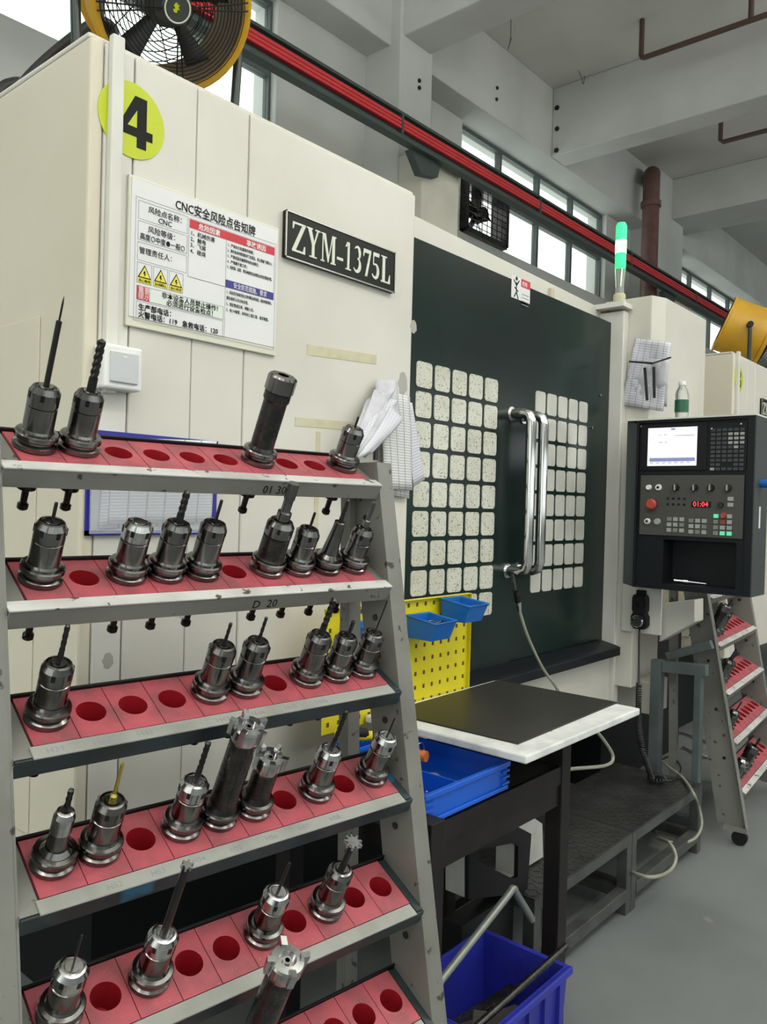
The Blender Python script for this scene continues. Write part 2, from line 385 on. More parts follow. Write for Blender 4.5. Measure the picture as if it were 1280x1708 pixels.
def window(n, x0, x1, cols, skip=(), zs=(ZW0, ZW1), label=''):
    zm = zs[0]+(zs[1]-zs[0])*.5
    fr = MB(); t = .034; y0, y1 = YW+.06, YW+.12
    fr.box(x0, x1, y0, y1, zs[0], zs[0]+t).box(x0, x1, y0, y1, zs[1]-t, zs[1]).box(x0, x1, y0, y1, zm-t*.7, zm+t*.7)
    for i in range(cols+1):
        xx = x0+(x1-x0)*i/cols
        fr.box(max(x0, xx-t*.6), min(x1, xx+t*.6), y0, y1, zs[0]+t, zm-t*.7).box(max(x0, xx-t*.6), min(x1, xx+t*.6), y0, y1, zm+t*.7, zs[1]-t)
    o = struct(fr.build('window_%d' % n, M['win_frame'])); tag(o, label, 'window', kind='structure')
    for i in range(cols):
        for r in range(2):
            if (i, r) in skip: continue
            a = x0+(x1-x0)*i/cols+t*.6; b = x0+(x1-x0)*(i+1)/cols-t*.6
            z0, z1 = (zs[0]+t, zm-t*.7) if r == 0 else (zm+t*.7, zs[1]-t)
            MB().box(a, b, YW+.088, YW+.092, z0, z1).build('pane', M['win_glass'], o)
    return o
window(1, W0L, W0R, 6, label='frosted factory window behind the round yellow fan')
window(2, W1L, W1R, 4, skip=((0, 0),), label='two-row frosted window above the dark machine doors, exhaust fan in one corner')
window(3, W2L, W2R, 4, label='small far window at the right above the second yellow fan')

# exhaust fan in the lower left cell of window 2
cw = (W1R-W1L)/4; zc = ZW0+(ZW1-ZW0)*.25; ef = thing('exhaust_fan', 'square metal exhaust fan set in the lower left window cell', 'fan', (W1L+cw/2, YW+.05, ZW0+.02))
hx, hz = cw/2-.03, (ZW1-ZW0)*.25-.02; ec = Vector((W1L+cw/2, YW+.02, zc))
m = MB()
for s_ in (-1, 1):
    m.box(ec.x-hx, ec.x+hx, YW-.06, YW+.12, zc+s_*hz-.025, zc+s_*hz+.025); m.box(ec.x+s_*hx-.025, ec.x+s_*hx+.025, YW-.06, YW+.12, zc-hz, zc+hz)
m.build('frame', M['steel_dark'], ef)
MB().cyl((ec.x, YW-.02, zc), (ec.x, YW+.1, zc), .07, n=16).build('motor', M['steel_dark'], ef)
for k in range(5):
    a = 2*PI*k/5+.3; d = Vector((math.cos(a), 0, math.sin(a))); e = Vector((-math.sin(a), .5, math.cos(a)))
    MB().obox(ec+Vector((0, .06, 0))+d*.13, d*.08, e*.05, Vector((0, .004, 0))).build('blade', M['steel_dark'], ef)
g = MB()
for k in range(9):
    x_ = ec.x-hx+2*hx*k/8; g.bar((x_, YW-.05, zc-hz), (x_, YW-.05, zc+hz), .006, .006, (0, 1, 0))
    z_ = zc-hz+2*hz*k/8; g.bar((ec.x-hx, YW-.05, z_), (ec.x+hx, YW-.05, z_), .006, .006)
g.build('guard', M['steel_dark'], ef)

# busbar trunking
YBUS = 3.66
zt = at(640, 172, Y=YBUS).z; zb = at(640, 222, Y=YBUS).z; zr1 = at(640, 184, Y=YBUS).z; zr0 = at(640, 203, Y=YBUS).z
bus = thing('busbar_trunking', 'long dark overhead busbar trunking with red conductor strips', 'busbar', (5, YBUS, zb))
MB().box(-3, 17, YBUS, YBUS+.02, zb, zt).box(-3, 17, YBUS-.03, YBUS, zt-.02, zt).box(-3, 17, YBUS-.05, YBUS, zb, zb+.03).build('housing', M['bus'], bus)
for k in range(3):
    zz = zr0+(zr1-zr0)*(k+.5)/3
    MB().box(-3, 17, YBUS-.035, YBUS, zz-(zr1-zr0)*.145, zz+(zr1-zr0)*.145).build('conductor', M['bus_red'], bus, bevel=.004)
for k in range(9):
    x_ = .5+k*1.9
    MB().box(x_, x_+.022, YBUS-.038, YBUS+.03, zb+.03, zt-.02).build('clamp', M['bus'], bus)
for pp in (at(690, 255, Y=3.72), at(1105, 490, Y=3.72)):
    MB().prism([(pp.x-.1, 3.72, zb), (pp.x+.25, 3.72, zb), (pp.x+.22, 3.72, zb-.10), (pp.x+.02, 3.72, zb-.14)], (0, -.06, 0)).build('bracket', M['bus'], bus)

# ceiling pipes and wires
def pipe_thing(name, pts, r, m_, label, cat='pipe'):
    t = MB().tube(pts, r, 10).build(name, m_); return tag(t, label, cat)
XP = B2L-.55
a0 = at(1070, 98, X=XP); a1 = at(1280, 31, X=XP)
dY = (a1-a0); far = a0+dY*6
t = thing('hanging_pipe', 'brown conduit pipe hung below the ceiling, nearer the camera', 'pipe', (a0.x, a0.y, a0.z))
zpipe = a0.z
MB().tube([(XP, a0.y, CEIL), (XP, a0.y, zpipe+.03), (XP, a0.y-.008, zpipe+.008), (XP, a0.y-.03, zpipe), (XP, -8, zpipe)], .022, 10).build('pipe_run', M['pipe'], t)
a2 = at(1253, 35, X=XP)
MB().cyl((XP, a2.y, zpipe), (XP, a2.y, CEIL), .022, n=10).build('hanger', M['pipe'], t)
XP2 = C2R-1.4
c0 = at(1202, 238, X=XP2)
t = thing('hanging_pipe', 'brown conduit pipe hung below the ceiling in the farther bay', 'pipe', (c0.x, c0.y, c0.z))
MB().tube([(XP2, c0.y, CEIL), (XP2, c0.y, c0.z+.03), (XP2, c0.y-.03, c0.z), (XP2, -8, c0.z)], .024, 10).build('pipe_run', M['pipe'], t)
pt = at(1088, 285, Y=3.85); pb = at(1083, 480, Y=3.85)
t = thing('riser_pipe', 'thick dull red riser pipe with elbow beside the far column', 'pipe', (pb.x, 3.85, pb.z))
MB().tube([(pt.x, 3.85, 2.4), (pt.x, 3.85, pt.z-.1), (pt.x+.03, 3.86, pt.z-.03), (pt.x+.12, 3.9, pt.z), (pt.x+.3, 3.98, pt.z)], .095, 14).build('pipe_run', M['pipe_red'], t)
MB().cyl((pt.x, 3.85, pt.z-.42), (pt.x, 3.85, pt.z-.36), .115, n=14).build('coupling', M['pipe_red'], t)
for (px, py, py2, dx, lab) in ((967, 60, 140, 6, 'thin wire loop dangling from ceiling near the beam corner'), (852, 35, 82, -4, 'thin wire dangling from ceiling above the wall beam'), (1168, 252, 330, -14, 'long thin wire dangling beside the far red riser pipe')):
    p0 = at(px, py, Y=3.7 if px < 1100 else 3.9); p1 = at(px+dx, py2, Y=3.7 if px < 1100 else 3.9)
    p0.z = min(p0.z, CEIL) ; top = Vector((p0.x, p0.y, CEIL))
    tag(MB().tube(catmull([top, (p0+p1)/2+Vector((.02, 0, 0)), p1, p1+Vector((.05, 0, .12))], 6), .004, 5).build('ceiling_wire', M['wire']), lab, 'wire')

# lamps of the hall, out of view; the leftmost is added for side light
for i, (lx, ly) in enumerate(LAMPS):
    t = thing('batten_lamp', 'long white ceiling lamp hung over the hall, out of view', 'lamp', (lx, ly, LAMPZ), group='aisle lamps')
    MB().box(lx-.95, lx+.95, ly-.17, ly+.17, LAMPZ, LAMPZ+.06).build('housing', M['shade'], t)
    MB().tube([(lx, ly, LAMPZ+.06), (lx, ly, CEIL)], .008, 6).build('suspension', M['wire'], t)

# ================================================================== MACHINING CENTRES
YM = 1.5; ZS = .515; ZT = 2.25
def serif_letters(mb, txt, x0, z0, w, h, y, d):
    """hand-drawn serif capitals as prisms in the XZ plane; x advances to +X"""
    cnt = [0]
    def P(pts, ox, cw_):
        cnt[0] += 1; mb.prism([(ox+u*cw_, y, z0+v*h) for u, v in pts], (0, -d-(cnt[0] % 9)*.00004, 0))
    glyph = {
     'Z': [[(0,1),(1,1),(1,.93),(0,.93)], [(0,1),(0,.76),(.08,.76),(.14,.93)], [(.74,.95),(1,.95),(.27,.06),(.0,.06)], [(0,.07),(1,.07),(1,0),(0,0)], [(1,0),(1,.26),(.92,.26),(.84,.07)]],
     'Y': [[(-.05,1),(.42,1),(.42,.95),(-.05,.95)], [(.66,1),(1.05,1),(1.05,.95),(.66,.95)], [(.05,.97),(.32,.97),(.62,.45),(.40,.42)], [(.80,.97),(.92,.97),(.60,.42),(.52,.45)], [(.40,.46),(.61,.46),(.61,.03),(.40,.03)], [(.22,.05),(.80,.05),(.80,0),(.22,0)]],
     'M': [[(0,1),(.28,1),(.28,.95),(0,.95)], [(.74,1),(1.02,1),(1.02,.95),(.74,.95)], [(.09,.97),(.15,.97),(.15,.03),(.09,.03)], [(.12,1),(.29,1),(.55,.2),(.47,.02)], [(.75,1),(.80,1),(.52,.02),(.47,.02)], [(.76,.97),(.94,.97),(.94,.03),(.76,.03)], [(0,.05),(.25,.05),(.25,0),(0,0)], [(.68,.05),(1.02,.05),(1.02,0),(.68,0)]],
     '-': [[(0,.34),(1,.34),(1,.24),(0,.24)]],
     '1': [[(.30,1),(.62,1),(.62,.03),(.36,.03),(.36,.86),(.12,.80),(.10,.84)], [(.15,.05),(.85,.05),(.85,0),(.15,0)]],
     '7': [[(0,1),(1,1),(.98,.86),(0,.86)], [(0,1),(0,.70),(.06,.70),(.16,.86)], [(.78,.90),(.98,.88),(.54,.0),(.28,.0)]],
     'L': [[(0,1),(.62,1),(.62,.95),(0,.95)], [(.14,.97),(.42,.97),(.42,.03),(.14,.03)], [(0,.06),(1,.06),(1,0),(0,0)], [(1,0),(1,.34),(.93,.34),(.80,.06)]],
    }
    def arc(ox, cw_, cx_, cy_, rx, ry, a0, a1, t0, t1, n=14):
        out = []; inn = []
        for i in range(n+1):
            f_ = i/n; a = math.radians(a0+(a1-a0)*f_); tt = t0+(t1-t0)*math.sin(PI*f_)
            out.append((cx_+rx*math.cos(a), cy_+ry*math.sin(a))); inn.append((cx_+(rx-tt)*math.cos(a), cy_+(ry-tt*.45)*math.sin(a)))
        for i in range(n): P([out[i], out[i+1], inn[i+1], inn[i]], ox, cw_)
    adv = {'Z': .92, 'Y': .92, 'M': 1.12, '-': .48, '1': .62, '3': .66, '7': .66, '5': .66, 'L': .80}
    tot = sum(adv[c] for c in txt)+.12*(len(txt)-1); k = w/tot; xx = x0
    for c in txt:
        cw_ = adv[c]*k
        if c in glyph:
            for g_ in glyph[c]: P(g_, xx, cw_)
        if c == '3':
            arc(xx, cw_, .45, .74, .42, .26, 150, -85, .06, .30); arc(xx, cw_, .43, .28, .50, .28, 88, -155, .06, .32)
        if c == '5':
            P([(.14, 1), (.92, 1), (.88, .86), (.14, .86)], xx, cw_); P([(.10, .98), (.22, .98), (.20, .50), (.10, .54)], xx, cw_)
            arc(xx, cw_, .42, .30, .50, .30, 125, -155, .08, .32)
        xx += cw_+.12*k

def machine_shell(xo, tagp, digit):
    """the left half of a machining centre: shell, access panel, number disc, duct, name plate; xo = x of its front left corner"""
    root = thing('machining_center', tagp, 'machine', (xo+.6, YM+.9, 0))
    MB().box(xo+.004, xo+1.03, YM+.03, 3.3, ZS, ZT-.004).build('cabinet', M['machine'], root)
    MB().box(xo, xo+.03, YM, 3.3, ZS, ZT).build('side_panel', M['machine_side'], root, bevel=.006)
    MB().box(xo-.004, xo, YM+.18, 2.7, ZS+.1, 1.72).build('side_door', M['machine_side'], root, bevel=.003)
    MB().box(xo+.032, xo+.098, YM, YM+.03, ZS, ZT).build('corner_strip', M['trim'], root, bevel=.004)
    MB().box(xo+.101, xo+.255, YM, YM+.03, ZS, ZT).build('front_panel', M['machine'], root, bevel=.003)
    MB().box(xo+.2565, xo+.402, YM, YM+.03, ZS, ZT).build('front_panel', M['machine'], root, bevel=.003)
    MB().box(xo+.405, xo+1.03, YM, YM+.03, ZS, ZT).build('front_panel', M['machine'], root, bevel=.005)
    MB().box(xo, xo+1.03, YM+.01, 3.3, ZT, ZT+.012).build('top_plate', M['machine'], root, bevel=.004)
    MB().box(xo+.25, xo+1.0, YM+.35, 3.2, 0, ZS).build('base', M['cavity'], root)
    # cable duct
    MB().box(xo+.038, xo+.065, YM-.018, YM, 1.55, ZT+.016).build('cable_duct', M['trim'], root, bevel=.003)
    # number disc in two halves beside the duct is one sticker under it
    dc = (xo+.094, 2.117); r = .077
    dsc = MB().prism([(dc[0]+r*math.cos(2*PI*i/40), YM-.0005, dc[1]+r*math.sin(2*PI*i/40)) for i in range(40)], (0, -.0015, 0)).build('number_sticker', M['lime'], root)
    gx, gz, gh = dc[0]-.026, dc[1]-.052, .104
    D = MB()
    def P(pts): D.prism([(gx+u*.074, YM-.002, gz+v*gh) for u, v in pts], (0, -.0008, 0))
    if digit == 4:
        P([(.50, 1), (.80, 1), (.80, .38), (.50, .38)]); P([(.50, .20), (.80, .20), (.80, 0), (.50, 0)]); P([(.42, 1), (.50, 1), (.50, .74), (.20, .38), (-.03, .38)]); P([(-.03, .38), (1.0, .38), (1.0, .20), (-.03, .20)])
    else:
        def arcp(cx_, cy_, rx, ry, a0, a1, t, n=12):
            for i in range(n):
                a = math.radians(a0+(a1-a0)*i/n); b = math.radians(a0+(a1-a0)*(i+1)/n)
                P([(cx_+rx*math.cos(a), cy_+ry*math.sin(a)), (cx_+rx*math.cos(b), cy_+ry*math.sin(b)), (cx_+(rx-t)*math.cos(b), cy_+(ry-t*.75)*math.sin(b)), (cx_+(rx-t)*math.cos(a), cy_+(ry-t*.75)*math.sin(a))])
        arcp(.48, .76, .36, .24, 160, -85, .17); arcp(.48, .27, .42, .27, 85, -160, .18)
    D.build('digit', M['ink'], dsc)
    # name plate
    x0, x1, z0, z1 = xo+.513, xo+.93, 1.94, 2.055
    npl = MB().box(x0, x1, YM-.012, YM, z0, z1).build('name_plate', M['plate_black'], root, bevel=.002)
    rim = MB()
    for a in ((x0, x1, z0, z0+.003), (x0, x1, z1-.003, z1), (x0, x0+.003, z0, z1), (x1-.003, x1, z0, z1)): rim.box(a[0], a[1], YM-.0145, YM-.011, a[2], a[3])
    rim.build('plate_rim', M['plate_rim'], npl)
    L_ = MB(); serif_letters(L_, 'ZYM-1375L', x0+.022, z0+.02, x1-x0-.044, z1-z0-.042, YM-.012, .0015)
    L_.build('lettering', M['plate_letter'], npl)
    return root
MX = .822
mc = machine_shell(MX, 'large cream machining centre numbered 4 with dark sliding doors', 4)
m3 = machine_shell(4.75, 'far cream machining centre numbered 3 behind the control panel', 3)
MB().box(5.78, 8.6, YM+.05, 3.3, ZS, ZT).build('door_body', M['machine'], m3)

# vents low on the front panel
for k in range(3):
    MB().prism([(1.105+k*.035+a*.5, YM, .60+b) for a, b in rrect(.02, .11, .005)], (0, -.002, 0)).build('vent_slot', M['black'], mc)
for (px, py, rx_, rz_) in ((180, 1102, .012, .017), (690, 545, .014, .02), (672, 640, .02, .035)):
    a = at(px, py, Y=YM)
    MB().prism([(a.x+rx_*math.cos(2*PI*i/14)*(1+.2*math.sin(3*i)), YM, a.z+rz_*math.sin(2*PI*i/14)) for i in range(14)], (0, -.0006, 0)).build('grease_spot', M['smudge'], mc)
for (pa, pb_, w_) in (((512, 583), (628, 600), .013), ((492, 703), (600, 712), .011)):
    a = at(*pa, Y=YM); b = at(*pb_, Y=YM)
    MB().obox(((a.x+b.x)/2, YM-.0005, (a.z+b.z)/2), Vector((b.x-a.x, 0, b.z-a.z))/2, (0, .0005, 0), (0, 0, w_)).build('tape_strip', M['tape'], mc)
a = at(531, 720, Y=YM); b = at(527, 960, Y=YM)
MB().box(a.x-.008, a.x+.008, YM-.001, YM, b.z, a.z).build('tape_strip', M['tape'], mc)

# door bay
YD = 1.53; XD0, XD1, XDM = 1.86, 3.25, 2.505; ZD0, ZD1 = .765, 2.145
MB().box(1.852, 3.9, YD+.05, 3.3, ZS, 2.13).build('door_bay', M['machine'], mc)
MB().prism([(1.852, YD+.06, 2.13), (3.3, YD+.06, 2.13), (3.3, YD+.06, 2.215), (1.852, YD+.06, 2.245)], (0, 1.6, 0)).build('header', M['machine'], mc, bevel=.004)
for i_ in range(2):
    x0, x1 = (1.80, XDM-.002) if i_ == 0 else (XDM+.002, XD1)
    yd = YD if i_ == 0 else YD+.006
    d_ = MB().box(x0, x1, yd, yd+.04, ZD0, ZD1).build('sliding_door', M['door'], mc, bevel=.003)
    gx0, gx1 = (1.905, 2.372) if i_ == 0 else (2.625, 3.055)
    nr, gz0 = (9, .965) if i_ == 0 else (8, 1.02)
    pw, ph = (gx1-gx0)/5, (1.785-gz0)/nr
    me = None
    for c in range(5):
        for r in range(nr):
            cx_, cz_ = gx0+pw*(c+.5), gz0+ph*(r+.5)
            o_ = MB()
            o_.prism([(a_, 0, b_) for a_, b_ in rrect(pw*.84, ph*.86, .012, 3)], (0, -.003, 0))
            if me is None: o = o_.build('pane', M['pane'] if i_ == 0 else M['pane_greyer'], d_); me = o.data
            else: o = link('pane', me, d_)
            o.location = (cx_, yd, cz_)
    hx_ = XDM-.05 if i_ == 0 else XDM+.045
    yo = yd-.085
    hp = [(hx_, yd, 1.672), (hx_, yo+.03, 1.672), (hx_, yo+.008, 1.664), (hx_, yo, 1.64), (hx_, yo, 1.30), (hx_, yo, 1.15), (hx_, yo+.008, 1.126), (hx_, yo+.03, 1.118), (hx_, yd, 1.118)]
    h_ = MB().tube(hp, .0185, 14).build('handle', M['chrome'], d_)
    for z_ in (1.672, 1.118): MB().cyl((hx_, yd-.006, z_), (hx_, yd, z_), .026, n=18).build('handle_flange', M['chrome'], d_)
for (px, py) in ((1003, 659), (989, 713)):
    a = at(px, py, Y=YD); MB().cyl((a.x, YD+.006, a.z), (a.x, YD, a.z), .006, n=10).build('bolt', M['steel_bright'], mc)
# sill and skirt
MB().prism([(1.86, YD, .735), (1.86, YD, .79), (1.86, 1.455, .775), (1.86, 1.44, .77), (1.86, 1.44, .735)], (1.365, 0, 0)).build('sill', M['panel'], mc, bevel=.003)
MB().box(1.852, 3.27, YM, YM+.03, ZS, .735).build('skirt', M['machine'], mc, bevel=.003)
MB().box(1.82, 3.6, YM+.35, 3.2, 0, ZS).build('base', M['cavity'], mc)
MB().box(3.62, 4.62, YM+.2, 3.2, 0, .66).build('dark_void_block', M['cavity'], mc)  # block added to keep the void behind the stand dark
MB().box(XD1, 3.30, YM-.02, YD+.08, ZS, 2.19).build('door_jamb', M['trim'], mc, bevel=.004)
# right column with chamfered corner
YC = 1.35
MB().prism([(3.30, YD+.06, 1.72), (3.30, YC+.03, 1.72), (3.375, YC, 1.72), (3.865, YC, 1.72), (3.865, YD+.3, 1.72)], (0, 0, .53)).build('column_cover', M['machine'], mc, bevel=.004)
MB().prism([(3.27, YD, ZS+.08), (3.27, YC+.06, ZS+.08), (3.36, YC+.06, ZS+.08), (3.42, YC+.12, ZS+.08), (3.7, YC+.12, ZS+.08), (3.7, YD+.3, ZS+.08)], (0, 0, 1.72-ZS-.08)).build('column_body', M['machine'], mc, bevel=.004)
# warning label on the doors, hinge block
lb = at(854, 458, Y=YD); lb2 = at(884, 494, Y=YD); lb2.z = lb.z-.078
wl = MB().box(lb.x, lb2.x, YD-.001, YD, lb2.z+.0, lb.z).build('warning_label', M['sign_white'], mc)
mx_ = lb.x+(lb2.x-lb.x)*.5
MB().box(mx_, lb2.x, YD-.0016, YD-.001, lb.z-(lb.z-lb2.z)*.36, lb.z).build('label_header', M['sign_red'], wl)
fg = MB(); fx = lb.x+(lb2.x-lb.x)*.25; fz = (lb.z+lb2.z)/2
for (u0, v0, u1, v1) in ((0, .02, 0, -.015), (-.018, .025, 0, .008), (.018, .028, 0, .008), (0, -.015, -.014, -.035), (0, -.015, .014, -.038), (-.012, .0, .012, -.012)):
    fg.bar((fx+u0, YD-.0014, fz+v0), (fx+u1, YD-.0014, fz+v1), .005, .0006, (0, 1, 0))
fg.cyl((fx, YD-.001, fz+.032), (fx, YD-.0016, fz+.032), .007, n=10).build('pictogram', M['ink'], wl)
text('危险', .018, M['white'], (mx_+.006, YD-.0018, lb.z-(lb.z-lb2.z)*.28), (1, 0, 0), (0, 0, 1), wl)
for k in range(4): MB().box(mx_+.006, lb2.x-.008, YD-.0014, YD-.001, lb.z-.055-k*.012, lb.z-.052-k*.012).build('print_line', M['ink_grey'], wl)
hb = at(921, 489, Y=YD+.05); MB().box(hb.x-.012, hb.x+.012, YD+.045, YD+.06, 2.15, 2.20).build('stop_block', M['tape'], mc)
a = at(1000, 500, X=3.262); 
for k, tx in enumerate(('水不', '修')):
    text(tx, .028, M['sign_red'], (3.2585, 1.60, 2.186-k*.03), (0, -1, 0), (0, 0, 1), mc)

# ------------------------------------------------------------------ safety notice
SX0, SX1, SZ0, SZ1 = .908, 1.318, 1.694, 2.004
sg = thing('safety_notice', 'white CNC safety risk notice board with red and blue headers on cream panel', 'sign', ((SX0+SX1)/2, YM, SZ0))
MB().box(SX0, SX1, YM-.008, YM, SZ0, SZ1).build('frame', M['sign_frame'], sg, bevel=.002)
bd = MB().box(SX0+.006, SX1-.006, YM-.0095, YM-.008, SZ0+.02, SZ1-.006).build('print_sheet', M['sign_white'], sg)
YS = YM-.0097
U_ = lambda u: SX0+u*(SX1-SX0); V_ = lambda v: SZ1-v*(SZ1-SZ0)
def sbox(u0, u1, v0, v1, m_, name, dy=0): return MB().box(U_(u0), U_(u1), YS-dy-.0004, YS-dy, V_(v1), V_(v0)).build(name, m_, bd)
def sline(u0, v0, u1, v1, w_=.0007):
    if u0 == u1: LN.box(U_(u0)-w_/2, U_(u0)+w_/2, YS-.0003, YS, V_(v1), V_(v0))
    else: LN.box(U_(u0), U_(u1), YS-.0003, YS, V_(v0)-w_/2, V_(v0)+w_/2)
LN = MB()
def srect(u0, u1, v0, v1):
    sline(u0, v0, u1, v0); sline(u0, v1, u1, v1); sline(u0, v0, u0, v1); sline(u1, v0, u1, v1)
srect(.04, .975, .135, .955); srect(.055, .35, .155, .275); srect(.055, .35, .29, .415); srect(.055, .35, .43, .55)
srect(.36, .965, .16, .57); sline(.61, .16, .61, .95); srect(.055, .60, .72, .815); srect(.055, .60, .825, .94); sline(.36, .57, .61, .57)
for k in range(3): srect(.055+k*.095, .14+k*.095, .565, .70)
LN.build('ruled_lines', M['ink_grey'], bd)
sbox(.365, .965, .165, .225, M['sign_red'], 'header_band'); sbox(.61, .965, .515, .572, M['sign_blue'], 'header_band')
sbox(.055, .13, .722, .813, M['sign_red'], 'header_band'); sbox(.135, .597, .724, .812, M['sign_ltgreen'], 'tint_band')
def st(t, u, v, size, m_=None, w_=None, off=0, al='LEFT'):
    return text(t, size, m_ or M['ink'], (U_(u), YS-.0008, V_(v)), (1, 0, 0), (0, 0, 1), bd, align=al, offset=off, width=w_)
st('CNC安全风险点告知牌', .27, .125, .026, w_=.222, off=.0002)
st('风险点名称：', .11, .215, .0155); st('CNC', .17, .265, .0155)
st('风险等级：', .11, .348, .0155); st('高度○中度●一般○', .065, .405, .0150, w_=.11)
st('管理责任人：', .062, .50, .0150)
st('危险因素', .42, .215, .0150, M['white'], off=.0002); st('事故诱因', .75, .215, .0150, M['white'], off=.0002)
for k, t_ in enumerate(('1、机械伤害', '2、触电', '3、飞屑', '4、碰烧')): st(t_, .37, .272+k*.042, .0120)
for k, t_ in enumerate(('1、严格执行机器操作规程；', '2、操作机床时要将防护门关紧后，防止铁屑飞溅伤人；', '3、严禁用湿手触摸带电电动部位；', '4、严禁戴手套工作；', '5、齿轮箱、齿轮、等各种旋转运动部位必须安置防护罩。')):
    st(t_, .618, .268+k*.04, .0088, w_=min(.135, .0058*len(t_)))
st('安全防范措施、要求', .665, .56, .0145, M['white'], w_=.100)
for k, t_ in enumerate(('1、设备发生事故时应立即切断急停按钮，保持事故现场，', '报告维修人员分析处理。', '2、划定警戒区域，疏散人员。', '3、电119报警，同时向上级汇报，请求救援。')):
    st(t_, .618, .613+k*.044, .0088, w_=min(.135, .0058*len(t_)))
for k in range(3):
    uc = .0975+k*.095; tri = lambda s_, dy, m_, nm: MB().prism([(U_(uc)+s_*math.cos(a), YS-dy, V_(.635)+s_*math.sin(a)) for a in (PI/2, PI*7/6, PI*11/6)], (0, -.0003, 0)).build(nm, m_, bd)
    tri(.0185, .0002, M['ink'], 'warning_triangle'); tri(.0145, .0005, M['sign_yellow'], 'warning_triangle')
    MB().prism([(U_(uc)+a*.5, YS-.0009, V_(.637)+b*.5) for a, b in ((-.004, .012), (.004, .012), (.001, .002), (.007, .002), (-.003, -.013), (0, -.001), (-.006, -.001))], (0, -.0003, 0)).build('pictogram', M['ink'], bd)
    sbox(.058+k*.095, .137+k*.095, .667, .697, M['sign_yellow'], 'tint_band'); st(('当心触电', '当心机械伤人', '当心伤手')[k], .062+k*.095, .690, .0068, w_=.028)
st('重要', .062, .762, .0145, M['white']); st('提示', .062, .805, .0145, M['white'])
st('非本设备人员禁止操作！', .20, .763, .0140, w_=.148, off=.0002); st('必须进行设备检点！', .23, .806, .0140, w_=.122, off=.0002)
st('生产部电话：', .065, .878, .0150, off=.0002); st('火警电话：119   急救电话：120', .065, .928, .0150, w_=.205, off=.0002)

# wall switch on the machine
sw = thing('wall_switch', 'white surface-mounted light switch on the corner of the cream machine', 'switch', (.868, YM, 1.56))
p0 = at(197, 575, Y=1.47)
MB().box(p0.x-.036, p0.x+.05, YM-.042, YM, p0.z-.09, p0.z-.002).build('box', M['white'], sw, bevel=.005)
MB().box(p0.x-.024, p0.x+.038, YM-.047, YM-.041, p0.z-.077, p0.z-.016).build('rocker', M['greyplastic'], sw, bevel=.002)
MB().box(p0.x+.003, p0.x+.011, YM-.0475, YM-.046, p0.z-.026, p0.z-.0235).build('indicator', M['white'], sw)

# blue document holder with papers
dh = thing('document_holder', 'blue-framed document holder with forms on the machine behind the rack', 'document holder', (.99, YM, 1.26))
hx0, hx1, hz0, hz1 = .832, 1.152, 1.262, 1.474; t_ = .010
f_ = MB()
for a in ((hx0, hx1, hz0, hz0+t_), (hx0, hx1, hz1-t_, hz1), (hx0, hx0+t_, hz0, hz1), (hx1-t_, hx1, hz0, hz1)): f_.box(a[0], a[1], YM-.006, YM, a[2], a[3])
f_.build('frame', M['clip_blue'], dh)
MB().box(hx0+t_, hx1-t_, YM-.001, YM, hz0+t_, hz1-t_).build('backing', M['greyplastic'], dh)
def sheet(name, P00, P10, P11, P01, m_, parent, bulge=0.0, nrm=(0, -1, 0), nu=8, nv=10, wave=0.0, curl=0.0, thick=True, jit=0.0):
    """a paper sheet between four corners (uv 00,10,11,01), bulged along nrm"""
    P00, P10, P11, P01, nrm = (Vector(q) for q in (P00, P10, P11, P01, nrm))
    vs = []; uvs = []
    for j in range(nv+1):
        v = j/nv
        for i in range(nu+1):
            u = i/nu
            p = P00*(1-u)*(1-v)+P10*u*(1-v)+P11*u*v+P01*(1-u)*v
            p = p+nrm*(bulge*math.sin(PI*u)*math.sin(PI*v)+wave*math.sin(5*u+4*v)+curl*(1-v)**2+random.uniform(-jit, jit))
            vs.append(p); uvs.append((u, v))
    fs = [(j*(nu+1)+i, j*(nu+1)+i+1, (j+1)*(nu+1)+i+1, (j+1)*(nu+1)+i) for j in range(nv) for i in range(nu)]
    me = bpy.data.meshes.new(name); me.from_pydata([tuple(p) for p in vs], [], fs)
    me.polygons.foreach_set('use_smooth', [True]*len(fs))
    ul = me.uv_layers.new(name='UVMap')
    for lp in me.loops: ul.data[lp.index].uv = uvs[lp.vertex_index]
    me.materials.append(m_); me.update()
    o = link(name, me, parent)
    if thick:
        s_ = o.modifiers.new('thickness', 'SOLIDIFY'); s_.thickness = .0006
    return o
sheet('form_sheet', (.86, YM-.003, 1.275), (1.135, YM-.003, 1.285), (1.14, YM-.003, 1.45), (.87, YM-.003, 1.46), M['paper'], dh, .004)
sheet('form_sheet', (.88, YM-.006, 1.285), (1.14, YM-.005, 1.29), (1.15, YM-.006, 1.475), (.885, YM-.006, 1.462), M['paper'], dh, .005)
MB().box(hx0+.004, hx1-.02, YM-.0125, YM-.0118, hz0+.004, hz1-.01).build('clear_cover', M['sheet_clear'], dh)

